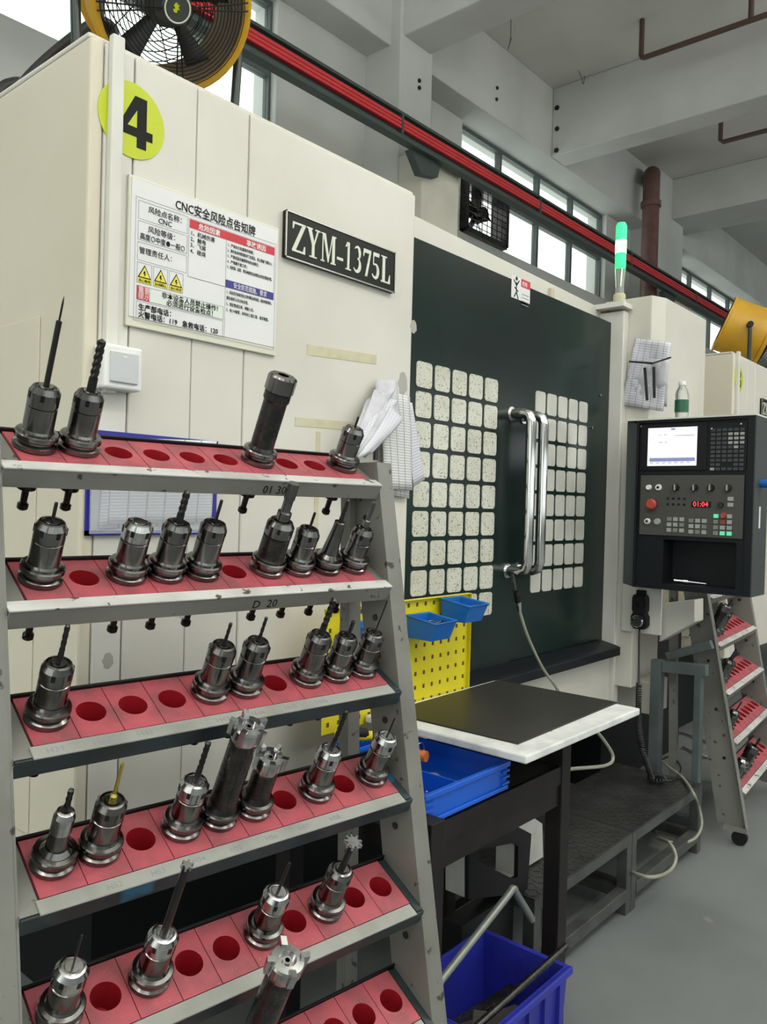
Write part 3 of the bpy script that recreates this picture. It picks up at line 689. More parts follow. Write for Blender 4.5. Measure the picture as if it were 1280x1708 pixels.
# bunch of curled papers hung at the edge of the panel
pb_ = thing('paper_bunch', 'bunch of curled printed lists hanging beside the dark doors', 'papers', (1.75, YM, 1.32))
def pa(px, py, y): return at(px, py, Y=y)
sheet('list_sheet', pa(652, 826, 1.485), pa(684, 832, 1.485), pa(684, 662, 1.49), pa(640, 655, 1.49), M['paper2'], pb_, .003, wave=.002)
sheet('list_sheet', pa(640, 815, 1.475), pa(690, 818, 1.475), pa(682, 660, 1.485), pa(634, 650, 1.485), M['paper2'], pb_, .004, wave=.003)
sheet('list_sheet', pa(690, 812, 1.478), pa(709, 800, 1.478), pa(688, 672, 1.487), pa(676, 668, 1.487), M['paper'], pb_, .002)
sheet('list_sheet', pa(628, 700, 1.46), pa(668, 700, 1.46), pa(662, 633, 1.48), pa(627, 633, 1.48), M['paper_plain'], pb_, .012)
for k, (a, b, c, d, y0) in enumerate((((582, 745), (600, 752), (660, 648), (626, 650), 1.44), ((590, 752), (605, 758), (664, 668), (630, 660), 1.43), ((594, 758), (612, 764), (668, 690), (648, 664), 1.42), ((596, 762), (622, 757), (672, 700), (655, 676), 1.41), ((581, 735), (598, 740), (634, 652), (612, 668), 1.45))):
    sheet('list_sheet', pa(*a, y0-.02), pa(*b, y0-.02), pa(*c, y0+.03), pa(*d, y0+.03), M['paper'] if k % 2 else M['paper_plain'], pb_, .015, wave=.004)
a = pa(636, 660, 1.47); MB().cyl((a.x, 1.463, a.z), (a.x, 1.476, a.z), .008, n=12).build('magnet', M['chrome'], pb_)
a = pa(629, 755, 1.46); MB().box(a.x-.004, a.x+.008, 1.462, 1.47, a.z-.02, a.z+.016).build('clip', M['magnet'], pb_)

# ================================================================== TOOL RACKS
TILT = .4727; PITCH_X = .0657; DYS, DZS = -.0373, -.1954
BD = .052      # half depth of a pocket block
ORD = ('top', 'second', 'third', 'fourth', 'fifth', 'sixth', 'lowest')
def block_mesh():
    """square plastic pocket with a round hole, axis +Z, top face at z=0"""
    m = MB(); n = 24; r = .0222; hx_, hy_ = PITCH_X/2-.0007, BD-.001
    ring = [(r*math.cos(2*PI*i/n), r*math.sin(2*PI*i/n)) for i in range(n)]
    sq = []
    for c, s_ in ring:
        k = min(hx_/abs(c) if abs(c) > 1e-6 else 1e9, hy_/abs(s_) if abs(s_) > 1e-6 else 1e9); sq.append((c*k, s_*k))
    # put exact corners in
    corners = [(hx_, hy_), (-hx_, hy_), (-hx_, -hy_), (hx_, -hy_)]
    for cx_, cy_ in corners:
        j = min(range(n), key=lambda i: (sq[i][0]-cx_)**2+(sq[i][1]-cy_)**2); sq[j] = (cx_, cy_)
    m.cur = 0
    m.add([(x, y, 0) for x, y in ring]+[(x, y, 0) for x, y in sq], [(i, i+n, (i+1) % n+n, (i+1) % n) for i in range(n)])
    m.add([(x, y, 0) for x, y in sq]+[(x, y, -.03) for x, y in sq], [(i, i+n, (i+1) % n+n, (i+1) % n) for i in range(n)])
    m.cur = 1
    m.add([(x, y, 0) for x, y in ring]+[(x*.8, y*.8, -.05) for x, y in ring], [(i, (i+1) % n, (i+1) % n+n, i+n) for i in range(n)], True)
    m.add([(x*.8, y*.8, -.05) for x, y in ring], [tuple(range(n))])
    return m
def make_rack(label, origin, ang, z1, nsh, blocks, strips, web=.085):
    rk_ = thing('tool_rack', label, 'tool rack', (origin[0], origin[1], 0), world=False, rot=(0, 0, ang))
    bme = None
    for s in range(nsh):
        T = Matrix.Translation((0, DYS*s, z1+DZS*s)) @ Matrix.Rotation(TILT, 4, 'X')
        tr = MB(T)
        xl, xr = -.03, .675
        dark = strips[s] if s < len(strips) else True
        tr.cur = 0
        tr.box(xl, xr, BD, BD+.004, -.034, .006)               # back upstand
        tr.box(xl, -.004, -BD-.02, BD, -.006, -.003); tr.box(.661, xr, -BD-.02, BD, -.006, -.003)
        tr.cur = 1 if dark else 2
        tr.box(xl, xr, -BD-.0235, -BD-.020, -.031, -.001)      # front lip
        t_ = tr.build('shelf_tray', [M['black'], M['rack_dark'], M['rack']], rk_, bevel=.0012, seg=1)
        MB(T).box(xl if not dark else -.006, xr if not dark else .655, -BD-.0245, -BD-.0005, -.0025, .0012).build('label_strip' if dark else 'ledge', M['strip'] if dark else M['ledge'], t_, bevel=.001, seg=1)
        MB(T).box(xl, -.002, -BD-.018, BD-.002, -.012, -.002).build('end_plate', M['rack'], t_)
        MB(T).box(.6595, xr, -BD-.018, BD-.002, -.012, -.002).build('end_plate', M['rack_dark'] if dark else M['rack'], t_)
        if s < blocks:
            for i in range(10):
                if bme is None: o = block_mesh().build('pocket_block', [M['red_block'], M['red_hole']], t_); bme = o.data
                else: o = link('pocket_block', bme, t_)
                o.matrix_local = T @ Matrix.Translation((PITCH_X*(i+.5), 0, 0))
    # side frames: web plate plus front flange, leaning out towards the floor
    def yf(z): return -.05-.189*(z1+.008-z)
    for (xw, x0, x1) in ((-.032, -.068, -.032), (.677, .677, .713)):
        zt_, zb_ = z1+.012, .06
        l_ = MB().prism([(xw-.002, yf(zt_), zt_), (xw-.002, yf(zt_)+web, zt_), (xw-.002, yf(zb_)+web+.02, zb_), (xw-.002, yf(zb_), zb_)], (.004, 0, 0))
        l_.build('side_plate', M['rack'], rk_)
        f_ = MB().prism([(x0, yf(zt_), zt_), (x1, yf(zt_), zt_), (x1, yf(zb_), zb_), (x0, yf(zb_), zb_)], (0, .004, 0))
        f_.build('leg_flange', M['rack'], rk_, bevel=.001, seg=1)
        for zz in [z1-.1+DZS*k for k in range(nsh-1)]:
            yb = yf(zz)
            MB().cyl((xw-.004, yb+.05, zz), (xw+.004, yb+.05, zz), .007, n=8).build('bolt', M['steel_dark'], rk_)
        c0 = Vector(((x0+x1)/2, yf(.06)+.03, .03))
        MB().cyl((c0.x-.012, c0.y, .03), (c0.x+.012, c0.y, .03), .03, n=16).build('caster', M['black_matte'], rk_)
        MB().box(x0, x1, yf(.06), yf(.06)+.09, .055, .075).build('foot_plate', M['rack'], rk_)
        # rear strut
        MB().bar((xw, yf(zt_)+.08, zt_-.03), (xw, yf(.06)+.30, .03), .03, .03, (1, 0, 0)).build('rear_strut', M['rack'], rk_)
    return rk_
RA = -.1261; RO = (.5426, 1.1913); RZ = CAMH+.0718
rack1 = make_rack('grey leaning tool rack with red pocket shelves in the foreground', RO, RA, RZ, 7, 6, (False, False, True, True, True, True, True))
R1 = Matrix.Translation((RO[0], RO[1], 0)) @ Matrix.Rotation(RA, 4, 'Z')
# marks on the shelves
def shelf_T(s): return Matrix.Translation((0, DYS*s, RZ+DZS*s)) @ Matrix.Rotation(TILT, 4, 'X')
def mark(txt, size, s, x, y, z, face, m_, off=0.0):
    me = text_mesh(txt, size, align='CENTER', offset=off)
    T = Matrix.Translation((x, y, z)) @ (Matrix.Rotation(PI/2, 4, 'X') if face == 'lip' else Matrix())
    me.transform(shelf_T(s) @ T); me.materials.clear(); me.materials.append(m_); link('marking', me, rack1)
for k in range(8): mark('H%d' % (39+k), .015, 2, PITCH_X*(k+.45)-.004, -BD-.019, .0014, 'top', M['ink_grey'])
for k in range(7): mark('H%d' % (52+k), .013, 3, PITCH_X*(k+1.5), -BD-.018, .0014, 'top', M['ink_grey'])
mark('01 30', .022, 0, PITCH_X*6.5, -BD-.0238, -.026, 'lip', M['ink']); mark('D  20', .022, 1, PITCH_X*5.9, -BD-.0238, -.026, 'lip', M['ink'])

# ------------------------------------------------------------------ tool holders
def holder_profile(kind, L):
    P_ = {}
    P_['flange'] = [(.0235, 0), (.0315, .002), (.0315, .0085), (.0262, .0118), (.0262, .0145), (.0315, .018), (.0315, .024), (.0300, .0262), (.0235, .0275)]
    return P_
def twist(mb, z0, z1, r, turns, n=10):
    """two-flute twist drill"""
    m_ = max(6, int((z1-z0)/.0025)); vs = []; fs = []
    for j in range(m_+1):
        t = j/m_; a0 = 2*PI*turns*t; z = z0+(z1-z0)*t
        for i in range(n):
            a = 2*PI*i/n; rr = r*(.60+.40*abs(math.cos(a))**.6); vs.append((rr*math.cos(a+a0), rr*math.sin(a+a0), z))
    for j in range(m_):
        for i in range(n): fs.append((j*n+i, j*n+(i+1) % n, (j+1)*n+(i+1) % n, (j+1)*n+i))
    mb.add(vs, fs, True); b = vs[-n:]
    mb.add(b+[(0, 0, z1+r*.6)], [(i, (i+1) % n, n) for i in range(n)])
SHARED = {}
def part_mesh(key, fn, m_):
    """build a part's mesh once, share it afterwards"""
    if key not in SHARED:
        mb = fn(); me = bpy.data.meshes.new(key.split('|')[0]); me.from_pydata([tuple(p) for p in mb.v], [], mb.f)
        me.polygons.foreach_set('use_smooth', mb.sm); me.materials.append(m_); me.update(); SHARED[key] = me
    return SHARED[key]
def add(root, name, key, fn, m_): return link(name, part_mesh(name+'|'+key, fn, m_), root)
def lat(prof, n=28): return lambda: MB().lathe(prof, n)
def nut(z0, z1, r, slots=6):
    def f():
        m = MB().lathe([(r, z0), (r, z1-.009), (r*.80, z1-.001), (r*.66, z1), (r*.62, z1-.002), (r*.50, z1-.002), (r*.46, z1+.001), (r*.2, z1+.001)], 30)
        return m
    return f
def nut_slots(z0, z1, r, slots=6):
    def f():
        m = MB()
        for k in range(slots):
            a = 2*PI*k/slots; d = Vector((math.cos(a), math.sin(a), 0)); e = Vector((-d.y, d.x, 0))
            m.obox(d*(r-.0006)+Vector((0, 0, z1-.0135)), d*.0012, e*.0028, Vector((0, 0, .0050)))
        return m
    return f
def facemill(z0, R, nt):
    def f():
        m = MB().lathe([(R*.72, z0), (R*.86, z0+.012), (R*.86, z0+.026), (R*.80, z0+.030), (R*.42, z0+.031), (R*.42, z0+.024), (R*.22, z0+.024), (R*.22, z0+.028), (R*.12, z0+.028), (R*.12, z0+.02)], 30, cap0=False, cap1=False)
        return m
    return f
def cutters(z0, R, nt):
    def f():
        m = MB()
        for k in range(nt):
            a = 2*PI*k/nt; d = Vector((math.cos(a), math.sin(a), 0)); e = Vector((-d.y, d.x, 0))
            m.prism([d*(R*.55)+e*.000+Vector((0, 0, z0+.008)), d*R+e*.002+Vector((0, 0, z0+.010)), d*R*1.04+e*.002+Vector((0, 0, z0+.036)), d*(R*.62)+Vector((0, 0, z0+.034))], e*R*.30)
        return m
    return f
def saw(z0, R, nt):
    def f():
        m = MB(); pts = []
        for k in range(nt):
            a = 2*PI*k/nt
            for da, rr in ((0, .62), (.10, 1.0), (.45, .92), (.5, .62)): pts.append((R*rr*math.cos(a+da*2*PI/nt), R*rr*math.sin(a+da*2*PI/nt), z0))
        n = len(pts)
        m.add([(0, 0, z0)]+pts, [(0, 1+(i+1) % n, 1+i) for i in range(n)]); top = [(x, y, z0+.006) for x, y, _ in pts]
        m.add([(0, 0, z0+.006)]+top, [(0, 1+i, 1+(i+1) % n) for i in range(n)])
        m.add(pts+top, [(i, (i+1) % n, (i+1) % n+n, i+n) for i in range(n)])
        return m
    return f
BODY = {'std': (.0222, .070, .0225, .098, 'steel'), 'long': (.0222, .082, .0225, .110, 'steel'), 'thick': (.0245, .075, .0250, .103, 'steel_dark'), 'short': (.0215, .060, .0215, .087, 'steel')}
def make_tool(world, spec, label, group, rot0):
    """world: matrix of the pocket (top centre, axis +Z)"""
    root = thing('tool_holder', label, 'tool holder', world=False, group=group); root.matrix_world = world @ Matrix.Rotation(rot0, 4, 'Z')
    kind, bodyk, bit = spec[0], spec[1], spec[2]
    add(root, 'flange', 'std', lat(holder_profile(0, 0)['flange']), M['steel'])
    add(root, 'taper', 'std', lat([(.0125, -.062), (.0215, -.001)], 24), M['steel'])
    add(root, 'pull_stud', 'std', lat([(.005, -.106), (.0085, -.103), (.0085, -.096), (.0052, -.093), (.0056, -.0685), (.0145, -.068), (.0145, -.062)], 16), M['steel_dark'])
    for sgn in (-1, 1):
        pass
    if kind == 'collet':
        r, z1, rn, z2, mk = BODY[bodyk]
        add(root, 'body', bodyk, lat([(r+.002, .0275), (r, .031), (r, z1-.004), (r*.93, z1-.003), (r*.93, z1)], 30), M[mk])
        nm = M['steel_bright'] if (spec[3:] and spec[3] == 'b') else M['steel']
        k_ = add(root, 'collet_nut', bodyk+nm.name, nut(z1, z2, rn), nm)
        link('nut_slots', part_mesh('nut_slots|'+bodyk, nut_slots(z1, z2, rn), M['black']), k_)
        top = z2
    elif kind == 'slim':
        z2 = spec[3]
        add(root, 'body', 'slim%g' % z2, lat([(.022, .0275), (.016, .034), (.0155, .04), (.0105, z2-.012), (.0105, z2), (.0085, z2+.001)], 26), M['steel']); top = z2
        if spec[1] == 'nut': add(root, 'collet_nut', 'slim%g' % z2, nut(z2-.035, z2, .0148), M['steel_bright'])
    elif kind == 'bar':
        z2, r = spec[3], spec[4]
        add(root, 'body', 'bar%g%g' % (z2, r), lat([(r+.003, .0275), (r, .033), (r, z2-.05), (r*1.12, z2-.045), (r*1.12, z2-.032), (r*1.0, z2-.030)], 30), M['steel_dark'])
        add(root, 'collet_nut', 'bar%g%g' % (z2, r), lat([(r*1.22, z2-.030), (r*1.22, z2-.004), (r*1.1, z2), (r*.5, z2+.0005), (r*.5, z2-.012)], 8), M['steel']); top = z2
    elif kind == 'mill':
        z2, r, R, nt = spec[3:7]
        add(root, 'body', 'mill%g%g' % (z2, r), lat([(r+.003, .0275), (r, .036), (r*.98, z2-.004), (r*.9, z2)], 30), M['steel_dark'])
        k_ = add(root, 'face_mill', 'mill%g%g' % (z2, R), facemill(z2-.004, R, nt), M['steel_bright'])
        link('cutters', part_mesh('cutters|%g%g' % (z2, R), cutters(z2-.004, R, nt), M['steel_bright']), k_); top = z2
    if bit:
        bk, L, r = bit[0], bit[1], bit[2]; z0 = top-.004
        key = '%s%g%g%g' % (bk, L, r, z0)
        if bk == 'drill':
            def f():
                m = MB().lathe([(r, z0), (r, z0+L*.28)], 12); twist(m, z0+L*.28, z0+L-r, r, max(1.2, L/.035)); return m
            add(root, 'drill_bit', key, f, M['drill'])
        elif bk == 'rod': add(root, 'end_mill', key, lat([(r, z0), (r, z0+L*.96), (r*.8, z0+L)], 12), M['drill'])
        elif bk == 'probe': add(root, 'long_shank_cutter', key, lat([(r, z0), (r, z0+L*.74), (r*.35, z0+L*.75), (r*.35, z0+L*.93), (.0004, z0+L)], 12), M['drill'])
        elif bk == 'tap':
            add(root, 'tap', key, lat([(r*1.6, z0), (r*2.2, z0+.006), (r*2.2, z0+.012), (r, z0+.016), (r, z0+L)], 8), M['gold'])
        elif bk == 'ream': add(root, 'reamer', key, lat([(r*1.5, z0), (r*1.5, z0+.02), (r, z0+.022), (r, z0+L*.6), (r*1.15, z0+L*.6), (r*1.15, z0+L)], 10), M['steel'])
        elif bk == 'saw':
            k_ = add(root, 'arbor', key, lat([(.006, z0), (.006, z0+L)], 14), M['drill'])
            link('saw_cutter', part_mesh('saw_cutter|'+key, saw(z0+L-.002, r, 9 if r > .01 else 6), M['steel_bright']), k_)
    return root
C_ = 'collet'
TOOLS = {
 (0, 0): (C_, 'std', ('probe', .138, .0042), 'long needle-tipped cutter'), (0, 1): (C_, 'std', ('drill', .090, .0068), 'thick twist drill pointing up beside the switch'),
 (0, 6): ('bar', '', None, .168, .0215, 'no bit, tall dark boring bar with hexagon head'), (0, 9): (C_, 'short', ('rod', .026, .0022), 'short thin bit before the curled papers'),
 (1, 0): (C_, 'std', ('rod', .034, .0026), 'short thin rod'), (1, 2): (C_, 'std', None, 'b', 'no bit, bare shiny nut'), (1, 3): (C_, 'std', ('drill', .064, .0062), 'stubby dark twist drill'),
 (1, 4): (C_, 'std', ('rod', .045, .0028), 'thin rod crossing the blue holder frame'), (1, 6): (C_, 'thick', ('ream', .076, .0088), 'fat dark boring shank on a scaly body'),
 (1, 7): (C_, 'short', ('rod', .036, .0026), 'short stub beside the slim chuck'), (1, 8): ('slim', '', ('drill', .054, .0042), .100, 'slender tapered chuck with drill'), (1, 9): (C_, 'short', ('ream', .060, .0042), 'grey stepped reamer next to the right leg'),
 (2, 0): (C_, 'std', ('drill', .070, .0042), 'twist drill'), (2, 4): (C_, 'std', ('drill', .048, .0032), 'thin drill leftmost of the middle pair'), (2, 5): (C_, 'std', ('drill', .053, .0032), 'thin drill rightmost of the middle pair'),
 (2, 7): (C_, 'std', ('drill', .082, .0060), 'long dark twist drill before the yellow board'), (2, 8): (C_, 'short', ('rod', .036, .0040), 'short stub before the yellow board'), (2, 9): (C_, 'short', ('rod', .075, .0016), 'very thin long drill next to the right leg'),
 (3, 0): ('slim', 'nut', ('drill', .045, .0045), .098, 'slim chuck with short cutter and chips'), (3, 1): (C_, 'std', ('tap', .070, .0026), 'gold coated tap'), (3, 3): (C_, 'std', ('drill', .082, .0050), 'b', 'twist drill beside the face mills'),
 (3, 4): ('mill', '', None, .165, .0225, .029, 5, 'tall dark face mill'), (3, 5): ('mill', '', None, .088, .0215, .027, 5, 'short dark face mill'), (3, 7): (C_, 'std', ('drill', .090, .0044), 'b', 'dark twist drill before the screwdriver'), (3, 9): (C_, 'std', ('rod', .045, .0018), 'b', 'hair-thin drill next to the right leg'),
 (4, 0): (C_, 'std', ('rod', .062, .0018), 'b', 'thin needle drill'), (4, 2): (C_, 'std', ('saw', .135, .009), 'b', 'long slot cutter with a small toothed tip'), (4, 5): (C_, 'std', ('rod', .066, .0028), 'b', 'thin drill in a chuck with scratched marks'),
 (4, 7): (C_, 'std', ('saw', .062, .0165), 'round saw-toothed slotting cutter'), (5, 4): ('mill', '', None, .255, .0225, .031, 4, 'very tall face mill rising from below'),
}
for (s, i), spec in TOOLS.items():
    desc = spec[-1]; sp = spec[:-1]
    lab = 'tool holder: %s; near rack, %s shelf' % (desc, ORD[s])
    Wm = R1 @ shelf_T(s) @ Matrix.Translation((PITCH_X*(i+.5), 0, 0))
    make_tool(Wm, sp, lab, 'tool holders on the near rack', random.uniform(0, 6.28))

# second rack beyond the control panel
R2A = .084; foot = Vector((3.445, .965))
off = Matrix.Rotation(R2A, 2) @ Vector((-.05, -.318))
RO2 = foot-off
rack2 = make_rack('far grey leaning tool rack partly hidden behind the control panel', RO2, R2A, RZ, 7, 7, (False,)*7, web=.10)
R2 = Matrix.Translation((RO2.x, RO2.y, 0)) @ Matrix.Rotation(R2A, 4, 'Z')
far_specs = [(C_, 'long', ('drill', .07, .005)), (C_, 'std', ('rod', .05, .003)), (C_, 'std', None, 'b'), ('bar', '', None, .15, .021)]
place_words = ('first', 'second', 'third', 'fourth', 'fifth')
for s, ids in ((2, (0, 1, 2)), (3, (0, 1, 2)), (4, (0, 1)), (5, (0,)), (6, (0, 1, 2, 3))):
    for i in ids:
        Wm = R2 @ shelf_T(s) @ Matrix.Translation((PITCH_X*(i+.5), 0, 0))
        make_tool(Wm, far_specs[(s+i) % 4], 'shiny tool holder, %s from the near end of the %s shelf on the far rack' % (place_words[i], ORD[s]), 'tool holders on the far rack', random.uniform(0, 6))

# ================================================================== FANS
def make_fan(label, center, az, tiltx, R=.20, depth=.19, base_z=ZT+.012, badge=True):
    """drum fan; local +Z is the blowing direction"""
    root = thing('drum_fan', label, 'fan', (center[0], center[1], base_z))
    T = Matrix.Translation(center) @ Matrix.Rotation(az, 4, 'Z') @ Matrix.Rotation(PI/2+tiltx, 4, 'X')
    d = MB(T); d.cur = 0
    d.lathe([(R*.95, -depth), (R*1.02, -depth), (R*1.02, -depth+.012), (R*.97, -depth+.016), (R*.97, -.03), (R*1.07, -.024), (R*1.07, -.004), (R*1.03, 0), (R*.95, 0)], 48, cap0=False, cap1=False)
    d.cur = 1; d.lathe([(R*.95, 0), (R*.95, -depth)], 48, cap0=False, cap1=False)
    dr = d.build('drum', [M['fan_yellow'], M['fan_in']], root)
    g = MB(T)
    for k in range(1, 15):
        r = R*(.26+.72*k/14.5); zz = .004+.02*(1-((r/R)**2))
        g.tube([(r*math.cos(2*PI*i/40), r*math.sin(2*PI*i/40), zz) for i in range(40)], .0013, 4, closed=True)
    g['dummy'] if False else None
    gd = g.build('front_guard', M['black'], root)
    g = MB(T)
    for k in range(8):
        a = 2*PI*(k//2)/4+(.05 if k % 2 else -.05)+.35
        g.tube([(R*q*math.cos(a), R*q*math.sin(a), .006+.02*(1-q*q)) for q in (.2, .4, .6, .8, 1.0)], .002, 5)
    g.build('guard_spokes', M['black'], gd)
    g = MB(T)
    for k in range(1, 8):
        r = R*k/7.6; g.tube([(r*math.cos(2*PI*i/36), r*math.sin(2*PI*i/36), -depth-.004) for i in range(36)], .0015, 4, closed=True)
    for k in range(6):
        a = PI*k/6; g.tube([(-R*math.cos(a), -R*math.sin(a), -depth-.004), (R*math.cos(a), R*math.sin(a), -depth-.004)], .0015, 4)
    g.build('rear_guard', M['black'], root)
    b = MB(T).lathe([(.0, .026), (R*.18, .026), (R*.195, .022), (R*.195, .016)], 32).build('hub_badge', M['badge'], root)
    MB(T).lathe([(R*.155, .0265), (R*.165, .0275), (R*.175, .0265)], 32, cap0=False, cap1=False).build('badge_ring', M['plate_letter'], b)
    if badge:
        pts = [(-.010, .012), (-.004, .016), (.0, .010), (.006, .012), (.004, .004), (.010, -.002), (.002, -.004), (.004, -.012), (-.006, -.014), (-.012, -.006), (-.004, -.002), (-.012, .004)]
        MB(T).prism([(x*.75-.002, y*.75, .0265) for x, y in pts], (0, 0, .001)).build('badge_emblem', M['lime'], b)
    MB(T).lathe([(.055, -depth+.0), (.06, -depth+.02), (.06, -.05), (.045, -.04)], 24).build('motor', M['fan_dark'], root)
    for k in range(5):
        a = 2*PI*k/5+.5; ca, sa = math.cos(a), math.sin(a); vs = []; n_ = 6
        for j in range(n_+1):
            rr = R*(.28+.56*j/n_); wdt = .020+.016*j/n_; tw = 1.0-.4*j/n_
            for q in (-1, 1): vs.append((rr*ca-q*wdt*math.cos(tw)*sa, rr*sa+q*wdt*math.cos(tw)*ca, -.055+q*wdt*math.sin(tw)*.7))
        MB(T).add(vs, [(2*j, 2*j+1, 2*j+3, 2*j+2) for j in range(n_)], True).build('blade', M['fan_dark'], root).modifiers.new('thickness', 'SOLIDIFY').thickness = .003
    # tubular stand: side pivots, yoke and feet
    ax = (T.to_3x3() @ Vector((1, 0, 0))).normalized(); ax.z = 0; ax.normalize(); fr = Vector((-ax.y, ax.x, 0)); mid = Vector(center)+(T.to_3x3() @ Vector((0, 0, -depth*.5)))
    for s_ in (-1, 1):
        top = mid+ax*s_*(R*1.08); ft = Vector((top.x, top.y, base_z+.014))
        MB().tube(catmull([top, top+Vector((0, 0, -.06))+ax*s_*.01, ft+Vector((0, 0, .05))+ax*s_*.0, ft-fr*.02*0], 6), .0125, 10).build('stand_arm', M['tube_green'], root)
        MB().tube(catmull([ft+fr*.24, ft+fr*.12, ft, ft-fr*.10], 5), .0125, 10).build('stand_foot', M['tube_green'], root)
        MB().cyl(top-ax*s_*.02, top+ax*s_*.03, .02, n=12).build('pivot_knob', M['black'], root)
    return root
fan1 = make_fan('large yellow drum fan with black wire guard on top of machine 4', tuple(at(291, 10, Y=1.72)), math.radians(-11), .66, R=.190)
fc = at(1238, 548, Y=1.72)
fan2 = make_fan('yellow drum fan on the far machine numbered 3', (fc.x+.22, 1.62, fc.z-.045), math.radians(24), .40, R=.19, depth=.30, badge=False)
# the black hose trailing from the fan over the machine top
hp = [at(186, 48, Y=2.05), at(165, 38, Y=2.05), at(135, 55, Y=2.05), at(80, 100, Y=2.05), at(40, 142, Y=2.05), at(25, 175, Y=2.05)]
fx = thing('fan_cable', 'thick black flexible hose arching over the left top of machine 4', 'hose', (hp[0].x, 1.8, ZT))
MB().tube(catmull([tuple(at(190, 75, Y=2.05))]+[tuple(p) for p in hp], 6), .017, 10).build('arched_hose', M['cable'], fx)
hq = [at(45, 160, Y=2.25), at(38, 143, Y=2.25), at(20, 143, Y=2.25), at(4, 152, Y=2.25), at(-20, 190, Y=2.25)]
MB().tube(catmull([tuple(p) for p in hq], 6), .02, 10).build('hose_bend', M['cable'], fx)

# ================================================================== SIGNAL LIGHT
st0 = at(1034, 487, Y=1.50); sx, sz = st0.x, 2.22
sl = thing('signal_light', 'slim machine signal light glowing green above the right column', 'signal light', (sx, 1.5, sz))
h1 = at(1037, 372, Y=1.5).z; q_ = (h1-sz)
def TS(z): return Matrix.Translation((sx, 1.5, z))
MB().box(sx-.035, 3.34, 1.465, 1.62, sz-.02, sz).build('mount_plate', M['trim'], sl)
MB().lathe([(.026, 0), (.026, q_*.10), (.02, q_*.12)], 20, TS(sz)).build('base', M['tape'], sl)
MB().lathe([(.019, q_*.12), (.017, q_*.2), (.021, q_*.38), (.023, q_*.45)], 20, TS(sz)).build('clear_stage', M['clear'], sl)
MB().lathe([(.023, q_*.45), (.023, q_*.62)], 20, TS(sz), ).build('lamp_stage', M['green_light'], sl)
MB().lathe([(.0235, q_*.62), (.0235, q_*.78)], 20, TS(sz)).build('lit_lamp', M['green_core'], sl)
MB().lathe([(.023, q_*.78), (.023, q_*.96), (.017, q_*1.0)], 20, TS(sz)).build('lamp_stage', M['green_light'], sl)

# crumpled sheet on the right column
cs = thing('crumpled_sheet', 'crumpled sheet held by magnet strips on the right column cover', 'paper', (3.32, 1.34, 1.72))
def pc(px, py, y): return at(px, py, Y=y)
xcol = 3.285
A, B, Cc, D_ = at(1038, 675, X=xcol), at(1106, 686, X=xcol), at(1121, 572, X=xcol), at(1059, 563, X=xcol)
sheet('sheet', A, B, Cc, D_, M['paper'], cs, .02, (-1, -.2, 0), 14, 16, wave=.010, jit=.005)
sheet('sheet', A+Vector((.012, -.01, .03)), B+Vector((.012, -.01, .02)), at(1118, 600, X=xcol-.004), at(1054, 598, X=xcol-.004), M['paper_plain'], cs, .03, (-1, -.2, 0), 12, 12, wave=.012, jit=.006)
for (p0_, p1_, w_) in (((1050, 603), (1088, 606), .008), ((1076, 613), (1080, 668), .011), ((1091, 612), (1092, 664), .011), ((1086, 607), (1120, 596), .006)):
    a = at(*p0_, X=xcol-.05); b = at(*p1_, X=xcol-.05); MB().bar(a, b, w_, .004, (1, 0, 0)).build('magnet_strip', M['magnet'], cs)

# ================================================================== CONTROL PANEL
XP_, PY0, PY1, PZ0, PZ1 = 3.10, 1.338, .893, 1.040, 1.700
cp = thing('control_panel', 'charcoal machine control panel with lit screen, keys and red emergency stop', 'control panel', (3.2, 1.12, PZ0))
pw_, ph_ = PY0-PY1, PZ1-PZ0
def PU(u): return PY0-u*pw_
def PV(v): return PZ0+v*ph_
def pbox(u0, u1, v0, v1, d0, d1): return MB().box(XP_-d1, XP_-d0, PU(u1), PU(u0), PV(v0), PV(v1))
hs = MB()
hs.box(XP_, XP_+.15, PU(1), PU(0), PV(.295), PV(1)).box(XP_, XP_+.15, PU(1), PU(0), PV(0), PV(.035))
hs.box(XP_, XP_+.15, PU(.26), PU(0), PV(.035), PV(.295)).box(XP_, XP_+.15, PU(1), PU(.875), PV(.035), PV(.295)).box(XP_+.10, XP_+.15, PU(.875), PU(.26), PV(.035), PV(.295))
hs.build('housing', M['panel'], cp)
MB().box(XP_-.012, XP_+.15, PU(1)-.004, PU(1), PZ0, PZ1).build('side_cover', M['panel_side'], cp)
MB().prism([(XP_-.005, PU(0), PZ0), (XP_+.0, PU(0)+.045, PZ0+.01), (XP_+.08, PU(0)+.045, PZ0+.01), (XP_+.08, PU(0), PZ0)], (0, 0, ph_-.01)).build('side_cover', M['panel_side'], cp)
MB().box(XP_-.016, XP_+.15, PU(1)-.004, PU(0)+.045, PZ1, PZ1+.006).build('top_plate', M['trim'], cp)
fr_ = MB()
for (u0, u1, v0, v1) in ((0, 1, .985, 1), (0, 1, 0, .012), (0, .02, .012, .985), (.945, 1, .012, .985)): fr_.box(XP_-.012, XP_, PU(u1), PU(u0), PV(v0), PV(v1))
fr_.build('front_rim', M['panel'], cp)
bz = pbox(.03, .61, .70, .975, 0, .006).build('screen_bezel', M['black'], cp, bevel=.002)
scr = pbox(.10, .53, .728, .952, .006, .0068).build('screen', M['screen'], bz)
def ui(u0, u1, v0, v1, m_, nm='screen_item'):
    su = lambda u: .10+u*.43; sv = lambda v: .728+v*.224
    pbox(su(u0), su(u1), sv(v0), sv(v1), .0068, .0071).build(nm, m_, scr)
ui(.04, .97, .11, .21, M['screen_blue']); ui(.55, .96, .765, .80, M['screen_grey']); ui(.47, .56, .93, .98, M['screen_blue'])
